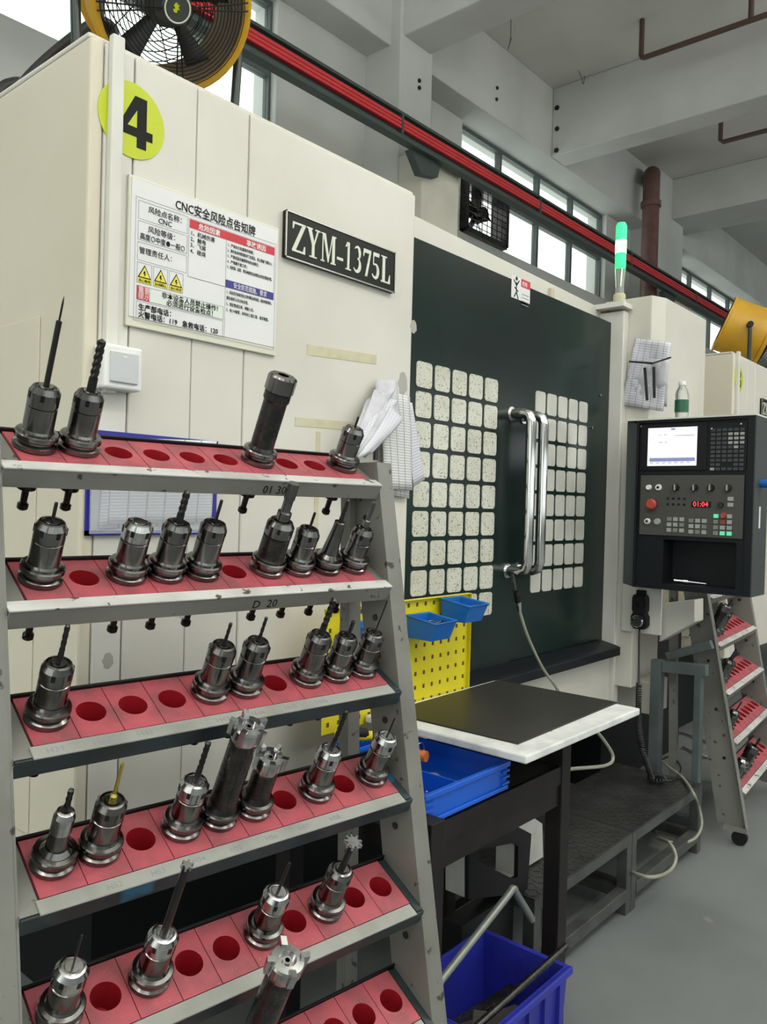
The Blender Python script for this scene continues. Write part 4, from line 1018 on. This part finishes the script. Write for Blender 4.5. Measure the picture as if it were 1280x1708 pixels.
for r, row in enumerate(((.06, .30), (.58, .94), (.10, .22), (.58, .86), (.24, .38), (.60, .92), (.05, .16), (.22, .36))):
    ui(row[0], row[1], .90-r*.085, .908-r*.085, M['screen_grey'])
for k in range(7): ui(.05+k*.125, .13+k*.125, .06, .10, M['screen_grey'])
for (a_, b_) in ((.20, .80), (.22, .60)): ui(a_, a_+.1, b_, b_+.03, M['screen_grey']); ui(a_+.13, a_+.2, b_, b_+.03, M['screen_grey'])
kb = pbox(.63, .935, .70, .968, 0, .004).build('keypad', M['panel'], cp, bevel=.001)
for r in range(10):
    for c in range(6):
        if r in (8,) and c in (2, 3): continue
        lt = (c >= 3 and 1 <= r <= 3) or (c == 4 and r == 4) or (r == 0) or (c == 0 and r in (8, 9)) or (c == 5 and r == 9) or (c == 1 and r == 7)
        u = .645+c*.047; v = .935-r*.0245
        pbox(u, u+.034, v-.015, v, .004, .0065).build('key', M['key'] if (c >= 3 and 1 <= r <= 3) or (c == 4 and r == 4) or (c == 0 and r == 9) else (M['panel_side'] if lt else M['key_dark']), kb)
op = pbox(.045, .925, .318, .672, 0, .008).build('operator_plate', M['opanel'], cp, bevel=.001)
def knob(u, v, r, d, m_, nm, n=18, r2=None):
    return MB().cyl((XP_-.008, PU(u), PV(v)), (XP_-.008-d, PU(u), PV(v)), r, r2 or r*.85, n=n).build(nm, m_, op)
for u in (.365, .525, .66, .80): 
    knob(u, .60, .0135, .016, M['steel_dark'], 'rotary_knob'); pbox(u-.006, u+.006, .585, .617, .024, .027).build('knob_pointer', M['key'], op)
knob(.125, .60, .011, .012, M['white'], 'push_button'); knob(.21, .60, .013, .008, M['white'], 'push_button'); knob(.21, .60, .006, .010, M['black'], 'button_cap')
knob(.165, .50, .012, .012, M['key_red'], 'stop_collar'); MB().lathe([(.012, 0), (.021, .004), (.021, .012), (.016, .017)], 22, Matrix.Translation((XP_-.02, PU(.165), PV(.50))) @ Matrix.Rotation(-PI/2, 4, 'Y')).build('emergency_stop', M['estop'], op)
knob(.12, .398, .012, .010, M['white'], 'push_button'); knob(.12, .398, .007, .0115, M['opanel'], 'button_cap'); knob(.21, .398, .013, .010, M['key'], 'push_button')
for c in range(4):
    for r in range(2): pbox(.285+c*.048, .305+c*.048, .495+r*.034, .508+r*.034, .008, .0095).build('indicator', M['panel'], op)
pbox(.50, .665, .488, .522, .008, .010).build('display_window', M['black'], op)
text('01:04', .026, M['led'], (XP_-.0112, PU(.515), PV(.493)), (0, -1, 0), (0, 0, 1), op, width=.056)
knob(.745, .505, .011, .014, M['steel_dark'], 'key_switch'); knob(.77, .445, .012, .012, M['key_red'], 'push_button')
for (u0, ncol, rows, v0) in ((.295, 3, 3, .405), (.485, 3, 3, .40), (.69, 3, 4, .43)):
    for r in range(rows):
        for c in range(ncol):
            if u0 == .69 and r == 0 and c == 1: continue
            m_ = M['key'] if (r+c) % 3 else M['key_dim']
            if u0 == .69: m_ = M['key_green'] if (r == 3 and c > 0) or (r == 0 and c == 0) else (M['key_red'] if (r == 1 and c == 1) else M['key_dim'] if c == 0 else M['key'])
            pbox(u0+c*.055, u0+c*.055+.038, v0-r*.032, v0-r*.032+.022, .008, .012).build('key', m_, op)
for r in range(2): pbox(.80, .845, .528-r*.033, .55-r*.033, .008, .012).build('key', M['key'], op)
for k in range(3): knob((.04, .655, .89)[k], (.965, .935, .955)[k], .004, .006, M['chrome'], 'screw', 10)
# side knob and label of the panel
MB().cyl((3.16, PU(1)-.004, 1.455), (3.16, PU(1)-.04, 1.455), .014, .018, n=16).build('side_knob', M['bluebin'], cp)
MB().box(3.15, 3.165, PU(1)-.0055, PU(1)-.004, 1.29, 1.37).build('side_label', M['sign_white'], cp)
MB().bar((XP_+.13, PU(.1), PZ1-.25), (3.4, PU(0)+.05, PZ1-.25), .1, .16).build('mounting_arm', M['panel_side'], cp)
sp = thing('spindle_tool', 'small shiny steel tool lying in the panel recess', 'tool', (XP_+.04, PU(.45), PV(.04)))
a_ = Vector((XP_+.03, PU(.34), PV(.042)+.008)); b_ = Vector((XP_+.05, PU(.60), PV(.037)+.006))
MB().cyl(a_, a_.lerp(b_, .4), .008, n=14).cyl(a_.lerp(b_, .4), b_, .006, .004, n=12).build('shank', M['chrome'], sp)
MB().cyl(a_.lerp(b_, .3), a_.lerp(b_, .45), .011, n=14).build('collar', M['chrome'], sp)

# water bottle on the panel
bt = at(1137, 693, X=3.17); zb_ = PZ1+.006
bo = thing('water_bottle', 'small clear plastic water bottle with green label on the control panel', 'bottle', (3.17, bt.y, zb_))
TB = Matrix.Translation((3.17, bt.y, zb_))
MB().lathe([(.024, 0), (.026, .004), (.026, .03)], 24, TB).build('base', M['clear'], bo)
MB().lathe([(.0265, .03), (.0265, .076)], 24, TB).build('label_band', M['bottle_green'], bo)
MB().lathe([(.026, .076), (.026, .095), (.022, .112), (.013, .128), (.0125, .134)], 24, TB).build('shoulder', M['clear'], bo)
MB().lathe([(.0145, .134), (.0145, .148), (.013, .15)], 18, TB).build('cap', M['white'], bo)

# pendant handwheel on its bracket plate, coiled cord
XB = 3.262
a_ = at(1040, 968, X=XB); b_ = at(1104, 1060, X=XB)
bk = MB().box(XB-.008, XB, b_.y, a_.y, b_.z, a_.z+.03).build('pendant_bracket', M['trim'], mc, bevel=.003)
pc0 = at(1068, 1020, X=XB-.03); 
pn = thing('handwheel_pendant', 'black handwheel pendant with silver dial hanging on cream bracket', 'pendant', (XB-.03, pc0.y, pc0.z-.06))
X0 = XB-.010
MB().prism([(X0, pc0.y+u, pc0.z+v) for u, v in ((-.032, .055), (-.026, .07), (.026, .07), (.032, .055), (.032, .005), (.026, -.005), (.036, -.02), (.036, -.055), (.022, -.072), (-.022, -.072), (-.036, -.055), (-.036, -.02), (-.026, -.005), (-.032, .005))], (-.032, 0, 0)).build('body', M['black_matte'], pn, bevel=.004)
MB().prism([(X0, pc0.y+u, pc0.z+v) for u, v in ((-.02, .07), (-.02, .088), (.02, .088), (.02, .07))], (-.02, 0, 0)).build('hanger', M['black_matte'], pn, bevel=.004)
for s_ in (-.014, .014): MB().cyl((X0-.032, pc0.y+s_, pc0.z+.03), (X0-.042, pc0.y+s_, pc0.z+.03), .009, n=14).build('selector', M['steel_dark'], pn)
MB().cyl((X0-.032, pc0.y, pc0.z-.038), (X0-.04, pc0.y, pc0.z-.038), .031, n=24).build('wheel_base', M['black'], pn)
MB().lathe([(.024, 0), (.026, .008), (.022, .014)], 26, Matrix.Translation((X0-.04, pc0.y, pc0.z-.038)) @ Matrix.Rotation(-PI/2, 4, 'Y')).build('dial', M['steel_bright'], pn)
MB().cyl((X0-.05, pc0.y+.012, pc0.z-.03), (X0-.066, pc0.y+.012, pc0.z-.03), .006, n=12).build('crank_knob', M['black'], pn)
c0 = Vector((X0-.016, pc0.y, pc0.z-.07))
PT = .27
cend = at(1088, 1300, Z=PT+.01)
pth = catmull([c0, c0+Vector((0, .002, -.03)), at(1066, 1135, X=3.20), at(1066, 1200, X=3.12), at(1072, 1250, X=3.03), Vector((cend.x, cend.y, PT+.012))], 14)
cd_ = thing('coiled_cord', 'black coiled cord hanging from the pendant down to the platform', 'cord', (cend.x, cend.y, PT))
MB().tube(pth[:30], .0042, 8).build('straight_lead', M['cable'], cd_)
hl = []; P2 = pth[29:]; tot = 52
for k in range(tot*8):
    t_ = k/(tot*8-1)*(len(P2)-1.001); i_ = int(t_); p_ = P2[i_].lerp(P2[i_+1], t_-i_); d_ = (P2[i_+1]-P2[i_]).normalized()
    u_, v_ = frame_from(d_) if abs(d_.z) < .9 else (Vector((1, 0, 0)), Vector((0, 1, 0)))
    a = 2*PI*k/8; hl.append(p_+(u_*math.cos(a)+v_*math.sin(a))*.0095)
MB().tube(hl, .0032, 5).build('coil', M['cable'], cd_)
cl = []
for k in range(22*8):
    t_ = k/(22*8); a = 2*PI*t_*1.35; q_ = Vector((cend.x+.028*math.cos(a), cend.y+.026*math.sin(a)-.02, PT+.014+.008*t_)); b = 2*PI*k/8
    rd = Vector((math.cos(a), math.sin(a), 0)); cl.append(q_+(rd*math.cos(b)+Vector((0, 0, 1))*math.sin(b))*.009)
MB().tube(cl, .0026, 5).build('coil_heap', M['cable'], cd_)

# ================================================================== TOOL CART
ct = thing('tool_cart', 'dark steel tool cart with white worktop board and yellow pegboard back', 'cart', (1.65, 1.15, 0))
MB().box(1.545, 2.150, .898, 1.372, .781, .80).build('worktop', M['board'], ct, bevel=.004)
for (lx, ly, zt_) in ((1.885, 1.00, .776), (1.885, 1.35, .776), (1.275, .955, .722), (1.275, 1.35, .686)):
    MB().box(lx-.023, lx+.023, ly-.023, ly+.023, 0, zt_).build('leg', M['cart'], ct, bevel=.002)
for (a, b) in (((1.298, 1.00), (1.862, 1.00)), ((1.298, 1.35), (1.862, 1.35)), ((1.275, .979), (1.275, 1.327)), ((1.885, 1.023), (1.885, 1.327))):
    MB().box(min(a[0], b[0])-.02*(a[0] == b[0]), max(a[0], b[0])+.02*(a[0] == b[0]), min(a[1], b[1])-.02*(a[1] == b[1]), max(a[1], b[1])+.02*(a[1] == b[1]), .64, .686).build('rail', M['cart'], ct)
MB().box(1.353, 1.862, 1.02, 1.33, .676, .684).build('shelf_sheet', M['cart'], ct)
MB().box(1.353, 1.862, .985, .99, .585, .686).build('apron', M['cart'], ct)
MB().box(1.908, 2.10, .985, 1.33, .74, .776).build('support_frame', M['cart'], ct)
# pegboard
YP = 1.378; PX0, PX1, PZa, PZb = 1.395, 2.005, .775, 1.083
MB().box(PX0, PX1, YP, YP+.002, PZa, PZb).box(PX1-.002, PX1, YP-.012, YP, PZa, PZb).box(PX0, PX1, YP-.012, YP, PZb-.002, PZb).build('pegboard', M['yellow'], ct)
hl_ = MB()
for i in range(16):
    for j in range(8):
        x_ = PX0+.02+i*.038; z_ = PZa+.022+j*.0385
        if x_ < PX1-.01: hl_.box(x_-.0045, x_+.0045, YP-.0006, YP, z_-.0055, z_+.0055)
o = hl_.build('peg_holes', M['peghole'], ct); o['kind'] = 'stuff'
# black rubber mat on the worktop
tag(MB().obox((1.876, 1.156, .802), Vector((math.cos(.02), math.sin(.02), 0))*.275, Vector((-math.sin(.02), math.cos(.02), 0))*.195, (0, 0, .002)).build('rubber_mat', M['mat'], bevel=.001), 'black rubber mat lying on the white cart worktop', 'mat')

def open_box(mb, x0, x1, y0, y1, z0, z1, t=.004, taper=0.0):
    """open-topped box with wall thickness; taper narrows the bottom"""
    o_ = [(x0+taper, y0+taper, z0), (x1-taper, y0+taper, z0), (x1-taper, y1-taper, z0), (x0+taper, y1-taper, z0), (x0, y0, z1), (x1, y0, z1), (x1, y1, z1), (x0, y1, z1)]
    i_ = [(x0+taper+t, y0+taper+t, z0+t), (x1-taper-t, y0+taper+t, z0+t), (x1-taper-t, y1-taper-t, z0+t), (x0+taper+t, y1-taper-t, z0+t), (x0+t, y0+t, z1), (x1-t, y0+t, z1), (x1-t, y1-t, z1), (x0+t, y1-t, z1)]
    mb.add(o_+i_, [(3, 2, 1, 0), (0, 1, 5, 4), (1, 2, 6, 5), (2, 3, 7, 6), (3, 0, 4, 7), (8, 9, 10, 11), (9, 8, 12, 13), (10, 9, 13, 14), (11, 10, 14, 15), (8, 11, 15, 12),
                   (4, 5, 13, 12), (5, 6, 14, 13), (6, 7, 15, 14), (7, 4, 12, 15)])
    return mb
def rim(mb, x0, x1, y0, y1, z0, z1, w):
    return mb.box(x0-w, x1+w, y0-w, y0, z0, z1).box(x0-w, x1+w, y1, y1+w, z0, z1).box(x0-w, x0, y0, y1, z0, z1).box(x1, x1+w, y0, y1, z0, z1)
for k, (px, py, lab) in enumerate(((735, 999, 'small empty blue bin hung highest at the right edge of the yellow pegboard'), (678, 1027, 'small blue bin holding metal rings hung in the middle of the pegboard'), (581, 1040, 'small blue bin on the pegboard half hidden behind the rack leg'))):
    a = at(px, py, Y=YP-.013); wd, dp, hh = .094, .098, .060
    b = thing('storage_bin', lab, 'bin', (a.x+wd/2, YP-.07, a.z-hh), group='blue bins on the pegboard')
    m_ = MB(); x0, x1, y0, y1, z1 = a.x, a.x+wd, YP-.015-dp, YP-.015, a.z
    t = .003; tp = .018
    o_ = [(x0+.006, y0+tp, z1-hh), (x1-.006, y0+tp, z1-hh), (x1-.006, y1, z1-hh), (x0+.006, y1, z1-hh), (x0, y0, z1-.012), (x1, y0, z1-.012), (x1, y1, z1), (x0, y1, z1)]
    i_ = [(x0+.009, y0+tp+t, z1-hh+t), (x1-.009, y0+tp+t, z1-hh+t), (x1-.009, y1-t, z1-hh+t), (x0+.009, y1-t, z1-hh+t), (x0+t, y0+t, z1-.012), (x1-t, y0+t, z1-.012), (x1-t, y1-t, z1), (x0+t, y1-t, z1)]
    m_.add(o_+i_, [(3, 2, 1, 0), (0, 1, 5, 4), (1, 2, 6, 5), (2, 3, 7, 6), (3, 0, 4, 7), (8, 9, 10, 11), (9, 8, 12, 13), (10, 9, 13, 14), (11, 10, 14, 15), (8, 11, 15, 12), (4, 5, 13, 12), (5, 6, 14, 13), (6, 7, 15, 14), (7, 4, 12, 15)])
    m_.build('body', M['bluebin'], b)
    MB().tube([(x0, y0, z1-.012), (x1, y0, z1-.012), (x1, y1, z1), (x0, y1, z1)], .0042, 6, closed=True).build('rim', M['bluebin'], b, bevel=.0015)
    MB().box(x0+.03, x0+.05, y1, YP-.001, z1-.03, z1-.004).build('hook', M['bluebin'], b)
    if k == 1:
        for j in range(4):
            c = Vector((x0+.035+j*.02, y0+.045+.012*(j % 2), z1-.022)); r_ = .014-.002*(j % 2)
            rg = MB().tube([c+Vector((r_*math.cos(2*PI*i/18), r_*math.sin(2*PI*i/18), .006*math.sin(2*PI*i/18+j))) for i in range(18)], .003, 6, closed=True).build('metal_ring', M['steel'])
            tag(rg, 'loose steel ring in the middle blue pegboard bin', 'ring', 'rings in the blue bin')
        MB().box(x0+.01, x1-.01, y0+.024, y1-.006, z1-hh+.003, z1-.034).build('liner', M['bluebin'], b)
# blue organiser trays on the cart shelf
tx0, tx1, ty0, ty1, tz0, tz1 = 1.300, 1.612, .985, 1.255, .688, .755
tr = thing('organizer_tray', 'wide blue plastic organizer tray with divider on the cart left of the worktop', 'tray', (1.455, 1.12, tz0))
open_box(MB(), tx0, tx1, ty0, ty1, tz0, tz1, .004, .004).build('body', M['bluetray'], tr)
rim(MB(), tx0, tx1, ty0, ty1, tz1-.012, tz1, .005).build('rim', M['bluetray'], tr, bevel=.002)
rim(MB(), tx0+.003, tx1-.003, ty0+.003, ty1-.003, tz0+.002, tz0+.012, .005).build('base_rim', M['bluetray'], tr, bevel=.002)
for (xx, yy) in ((tx0, ty0), (tx1, ty0), (tx1, ty1)):
    for kz in range(3): MB().box(xx-.024*(xx == tx1)-.003, xx+.024*(xx == tx0)+.003, yy-.004, yy+.024, tz0+.016+kz*.014, tz0+.021+kz*.014).build('corner_rib', M['bluetray'], tr)
MB().box(tx0+.155, tx0+.159, ty0+.004, ty1-.004, tz0+.004, tz1-.018).build('divider', M['bluetray'], tr)
cdp = at(765, 1275, Z=.70)
tag(MB().obox((1.50, 1.10, .695), Vector((.035, .02, 0)), Vector((-.012, .02, 0)), (0, 0, .0015)).build('insert_box', M['white']), 'small white card box lying in the blue organizer tray', 'box')
tag(MB().obox((1.53, 1.16, .695), Vector((.03, -.02, 0)), Vector((.012, .02, 0)), (0, 0, .0012)).build('label_card', M['screen_grey'] if False else M['paper_plain']), 'pale lilac card beside the white one in the organizer tray', 'card')
og = at(712, 1262, Z=.745)
gr = thing('orange_grip_tool', 'hand tool with orange handle end sticking out of the organizer tray', 'tool', (og.x, og.y, .69))
MB().cyl(og, og+Vector((-.02, .10, .0)), .013, n=16).build('handle', M['orange'], gr)
MB().tube([og+Vector((.0, .02, .012))+Vector((.016*math.cos(2*PI*i/18), 0, .016*math.sin(2*PI*i/18))) for i in range(18)], .002, 6, closed=True).build('ring', M['chrome'], gr)
t2 = thing('organizer_tray', 'narrow blue tray under the yellow screwdriver behind the rack', 'tray', (1.42, 1.30, .688))
open_box(MB(), 1.36, 1.56, 1.268, 1.34, .688, .765, .003, .003).build('body', M['bluetray'], t2)
rim(MB(), 1.36, 1.56, 1.268, 1.34, .757, .765, .003).build('rim', M['bluetray'], t2)
s0 = at(562, 1222, Y=1.30); s1 = at(625, 1228, Y=1.30)
sd = thing('screwdriver', 'screwdriver with yellow and black grip lying across the narrow blue tray', 'screwdriver', ((s0.x+s1.x)/2, 1.30, s0.z-.02))
ax_ = (s1-s0).normalized(); Tm = Matrix.Translation(s0) @ ax_.to_track_quat('Z', 'Y').to_matrix().to_4x4(); LL = (s1-s0).length
MB().lathe([(.006, -.002), (.0075, 0), (.0085, LL*.15), (.0135, LL*.4), (.0145, LL*.7), (.011, LL*.85), (.0125, LL*.9), (.011, LL)], 16, Tm).build('grip', M['bright_yellow'], sd)
MB().lathe([(.0140, LL*.42), (.0150, LL*.5), (.0150, LL*.68), (.0143, LL*.72)], 16, Tm @ Matrix.Translation((0, .003, 0))).build('grip_inlay', M['black'], sd)
MB().cyl(s1, s1+ax_*.09, .0035, n=10).build('shaft', M['chrome'], sd)

# ================================================================== CRATE AND BARS
kx0, kx1, ky0, ky1, kz1 = 1.38, 1.735, .882, 1.118, .266
ck = thing('plastic_crate', 'royal blue plastic crate full of scrap bars on the floor', 'crate', ((kx0+kx1)/2, 1.0, 0))
open_box(MB(), kx0, kx1, ky0, ky1, 0, kz1, .006, .012).build('body', M['bluecrate'], ck)
rim(MB(), kx0, kx1, ky0, ky1, kz1-.018, kz1, .010).build('rim', M['bluecrate'], ck, bevel=.003)
for k in range(5):
    x_ = kx0+.04+k*(kx1-kx0-.08)/4
    MB().box(x_-.006, x_+.006, ky0-.006, ky0+.01, .02, kz1-.018).build('rib', M['bluecrate'], ck)
for y_ in (ky0+.05, ky0+.12, ky0+.19): MB().box(kx1-.010, kx1+.006, y_-.006, y_+.006, .02, kz1-.018).build('rib', M['bluecrate'], ck)
for k, (a, b, w_, m_, lab) in enumerate((((1.42, .95, .10), (1.68, 1.05, .11), .045, 'wood', 'dark oily wooden slat lying lowest in the blue crate'), ((1.42, 1.06, .15), (1.66, .96, .16), .04, 'wood', 'oily wooden slat across the middle of the blue crate'),
        ((1.45, 1.09, .12), (1.70, 1.0, .18), .03, 'steel_dark', 'dark steel flat bar against the far end of the crate'), ((1.42, .92, .17), (1.55, 1.0, .19), .035, 'wood', 'short dark offcut at the near side of the crate'))):
    tag(MB().bar(a, b, w_, .016).build('scrap_bar', M[m_], bevel=.002), lab, 'bar', 'scrap in the crate')
b0 = at(745, 1624, Y=1.0); b1 = at(852, 1488, Y=1.0); b2_ = at(888, 1534, Y=1.0)
bd0 = b0+(b0-b1)*.12
tag(MB().tube(catmull([bd0, b0, b0.lerp(b1, .5), b0.lerp(b1, .93), b1+Vector((.012, 0, .004)), b1.lerp(b2_, .25)+Vector((.006, 0, .006)), b2_], 6), .0095, 6).build('bent_bar', M['galv']), 'grey bent steel bar sticking out of the blue crate', 'bar')
r0 = at(800, 1708, X=1.42); r1 = at(945, 1578, X=1.70); r0 = r0+(r0-r1)*.2
tag(MB().cyl(r0, r1, .008, n=14).build('round_rod', M['steel_dark']), 'straight dark steel rod leaning over the corner of the blue crate', 'rod')

# ================================================================== CAST BRACKET behind the cart leg
cb = thing('cast_bracket', 'pale cast fixture with black trapezoid opening beside the platform', 'fixture', (2.0, 1.18, 0))
YQ = 1.14
def Q(px, py, y=YQ): return at(px, py, Y=y)
outer = [Q(782, 1396), Q(857, 1375), Q(887, 1391), Q(880, 1489), Q(868, 1512), Q(782, 1500)]
for p_ in outer: p_.z = max(p_.z, .276)
inner = [Q(796, 1418), Q(858, 1406), Q(865, 1412), Q(864, 1463), Q(856, 1466), Q(797, 1436)]
def ringface(mb, oo, ii, d):
    n = len(oo); vs = [Vector(p) for p in oo]+[Vector(p) for p in ii]
    vs += [p+Vector(d) for p in vs]
    fs = []
    for i in range(n):
        j = (i+1) % n
        fs += [(i, j, n+j, n+i), (2*n+j, 2*n+i, 3*n+i, 3*n+j), (j, i, 2*n+i, 2*n+j), (n+i, n+j, 3*n+j, 3*n+i)]
    mb.add(vs, fs); return mb
ringface(MB(), outer, inner, (0, .012, 0)).build('black_face', M['black'], cb)
ringface(MB(), [p+Vector((0, .0125, 0)) for p in outer], [p+Vector((0, .0125, 0)) for p in inner], (0, .06, 0)).build('casting', M['cast'], cb, bevel=.002)
a = Q(893, 1372, YQ+.08)
rf = [Q(862, 1375, YQ+.073), Q(889, 1363, YQ+.073), Q(905, 1374, YQ+.073), Q(905, 1480, YQ+.073), Q(880, 1490, YQ+.073)]
for p_ in rf: p_.z = max(p_.z, .276)
MB().prism(rf, (.0, .035, 0)).build('rear_flange', M['cast'], cb)
MB().prism([Q(787, 1352, YQ+.12), Q(805, 1357, YQ+.12), Q(813, 1378, YQ+.12), Q(800, 1392, YQ+.12), Q(786, 1394, YQ+.12)], (0, .04, 0)).build('clamp_arm', M['cast'], cb, bevel=.003)
for (px, py) in ((878, 1377), (893, 1371)):
    p_ = at(px, py, Z=outer[1].z+.0); 
lo = min(p.z for p in outer)
MB().box(outer[0].x+.0, outer[3].x-.05, YQ+.013, YQ+.07, 0, lo+.004).build('pedestal', M['black'], cb)

# ================================================================== STEP PLATFORMS
def platform(x0, x1, label):
    t = thing('step_platform', label, 'platform', ((x0+x1)/2, 1.28, 0), group='checker plate step platforms')
    y0, y1, zt_ = 1.10, 1.462, PT
    MB().box(x0, x1, y0, y1, zt_-.006, zt_).build('tread_plate', M['plate'], t, bevel=.001)
    lz = MB()
    nx, ny = int((x1-x0)/.028), int((y1-y0)/.024)
    for i in range(nx):
        for j in range(ny):
            a = PI/4 if (i+j) % 2 else -PI/4
            c = Vector((x0+.016+i*.028, y0+.014+j*.024, zt_+.0006)); d = Vector((math.cos(a), math.sin(a), 0)); e = Vector((-d.y, d.x, 0))
            lz.obox(c, d*.0105, e*.0032, (0, 0, .0008))
    o = lz.build('tread_pattern', M['plate'], t); o['kind'] = 'stuff'
    for (lx, ly) in ((x0+.018, y0+.018), (x1-.018, y0+.018), (x0+.018, y1-.018), (x1-.018, y1-.018)):
        MB().box(lx-.018, lx+.018, ly-.018, ly+.018, 0, zt_-.006).build('leg', M['frame_steel'], t, bevel=.002)
    for y_ in (y0+.015, y1-.015):
        MB().box(x0+.036, x1-.036, y_-.015, y_+.015, zt_-.04, zt_-.006).build('top_rail', M['frame_steel'], t)
        MB().box(x0+.036, x1-.036, y_-.018, y_+.018, .05, .09).build('lower_rail', M['frame_steel'], t, bevel=.002)
    for x_ in (x0+.018, x1-.018):
        MB().box(x_-.015, x_+.015, y0+.036, y1-.036, zt_-.04, zt_-.006).build('top_rail', M['frame_steel'], t)
        MB().box(x_-.015, x_+.015, y0+.036, y1-.036, .05, .085).build('lower_rail', M['frame_steel'], t)
platform(1.96, 2.600, 'checker plate step platform nearer the cart')
platform(2.604, 3.262, 'checker plate step platform under the coiled cord')

# stand beside the far rack
XS = 3.335
sn = thing('steel_stand', 'blue grey steel stand frame between platform and far rack', 'stand', (XS, 1.28, 0))
def bar2(pa_, pb_, w_=.04, nm='rail', x=XS):
    a = at(*pa_, X=x); b = at(*pb_, X=x); MB().bar(a, b, w_, w_, (1, 0, 0)).build(nm, M['stand'], sn, bevel=.002)
a = at(1098, 1100, X=XS); MB().box(XS-.022, XS+.022, a.y-.022, a.y+.022, 0, a.z).build('leg', M['stand'], sn, bevel=.002)
b = at(1168, 1100, X=XS); MB().box(XS-.02, XS+.02, b.y-.014, b.y+.014, 0, b.z-.06).build('leg', M['stand'], sn, bevel=.002)
MB().bar((XS+.001, a.y-.023, a.z-.025), (XS+.001, b.y-.03, a.z-.015), .038, .045).build('rail', M['stand'], sn, bevel=.002)
MB().bar((XS+.05, a.y-.02, a.z+.01), (XS+.05, b.y-.03, a.z+.085), .03, .035).build('rail', M['stand'], sn, bevel=.002)
MB().box(XS-.02, XS+.02, b.y, a.y, .06, .1).build('rail', M['stand'], sn)
# slanted chute of the machine behind the stand
MB().prism([(3.30, at(1105, 985, X=3.3).y, .96), (3.30, at(1160, 985, X=3.3).y, .99), (3.30, at(1160, 1025, X=3.3).y, .90), (3.30, at(1100, 1065, X=3.3).y, .80)], (.1, 0, 0)).build('chute', M['machine'], mc, bevel=.003)
MB().box(3.42, 3.6, 1.38, 1.6, .46, .60).build('coolant_box', M['machine'], mc, bevel=.004)

# ================================================================== HOSES
def hose(name, pts, r, m_, label, cat='hose', k=8): return tag(MB().tube(catmull(pts, k), r, 8).build(name, m_), label, cat)
ag0 = at(855, 958, Y=1.43)
gn = thing('air_gun', 'small black air gun hanging from the door handle', 'air gun', tuple(at(866, 1015, Y=1.40)))
g0, g1, g2, g3 = ag0, at(860, 985, Y=1.42), at(865, 1003, Y=1.42), at(867, 1020, Y=1.42)
MB().cyl(g0, g1, .006, n=12).build('nozzle', M['steel_dark'], gn); MB().cyl(g1, g2, .011, .012, n=12).build('body', M['steel_dark'], gn); MB().cyl(g2, g3, .010, .007, n=12).build('coupling', M['chrome'], gn)
hose('air_hose', [g3, at(882, 1065, Y=1.41), at(906, 1115, Y=1.40), at(930, 1150, Y=1.385), at(942, 1190, Y=1.385), at(935, 1300, Y=1.385), at(915, 1330, Y=1.385)], .0055, M['hose'], 'clear air hose running from the air gun down behind the worktop')
hose('air_hose', [at(985, 1208, Y=1.2), at(1008, 1235, Y=1.2), at(1023, 1262, Y=1.19), at(1010, 1277, Y=1.18), at(945, 1284, Y=1.15), at(905, 1300, Y=1.12)], .006, M['hose'], 'pale hose curling under the cart worktop')
z2 = PT+.010
hose('air_hose', [at(1088, 1255, Z=z2), at(1115, 1278, Z=z2), at(1140, 1298, Z=z2), at(1158, 1325, Z=z2), at(1166, 1345, Y=1.085), at(1171, 1375, Y=1.07), at(1160, 1398, Y=1.08), at(1135, 1407, Y=1.12), at(1112, 1403, Y=1.16)], .006, M['hose'], 'clear hose sliding over the right end of the step platform')
hose('air_hose', [at(1046, 1447, Y=1.16), at(1060, 1457, Y=1.08), at(1090, 1463, Y=1.02), at(1118, 1452, Y=1.02), at(1128, 1430, Y=1.03), at(1117, 1406, Y=1.07), at(1095, 1397, Y=1.16)], .0065, M['hose'], 'thick clear hose looping out of the platform front')
hose('ground_cable', [at(1092, 1220, Z=.012), at(1110, 1214, Z=.012), at(1150, 1225, Z=.012), at(1195, 1245, Z=.012), at(1180, 1262, Z=.012), at(1140, 1245, Z=.012)], .008, M['hose'], 'cable lying in a loop on the floor behind the stand', 'cable')
hose('cord_loop', [at(1100, 1303, Z=z2), at(1125, 1300, Z=z2), at(1136, 1280, Z=z2), at(1120, 1262, Z=z2), at(1098, 1270, Z=z2)], .004, M['cable'], 'thin black cord looped on the step platform', 'cord')

for o in bpy.data.objects:
    if '_w' in o: del o['_w']
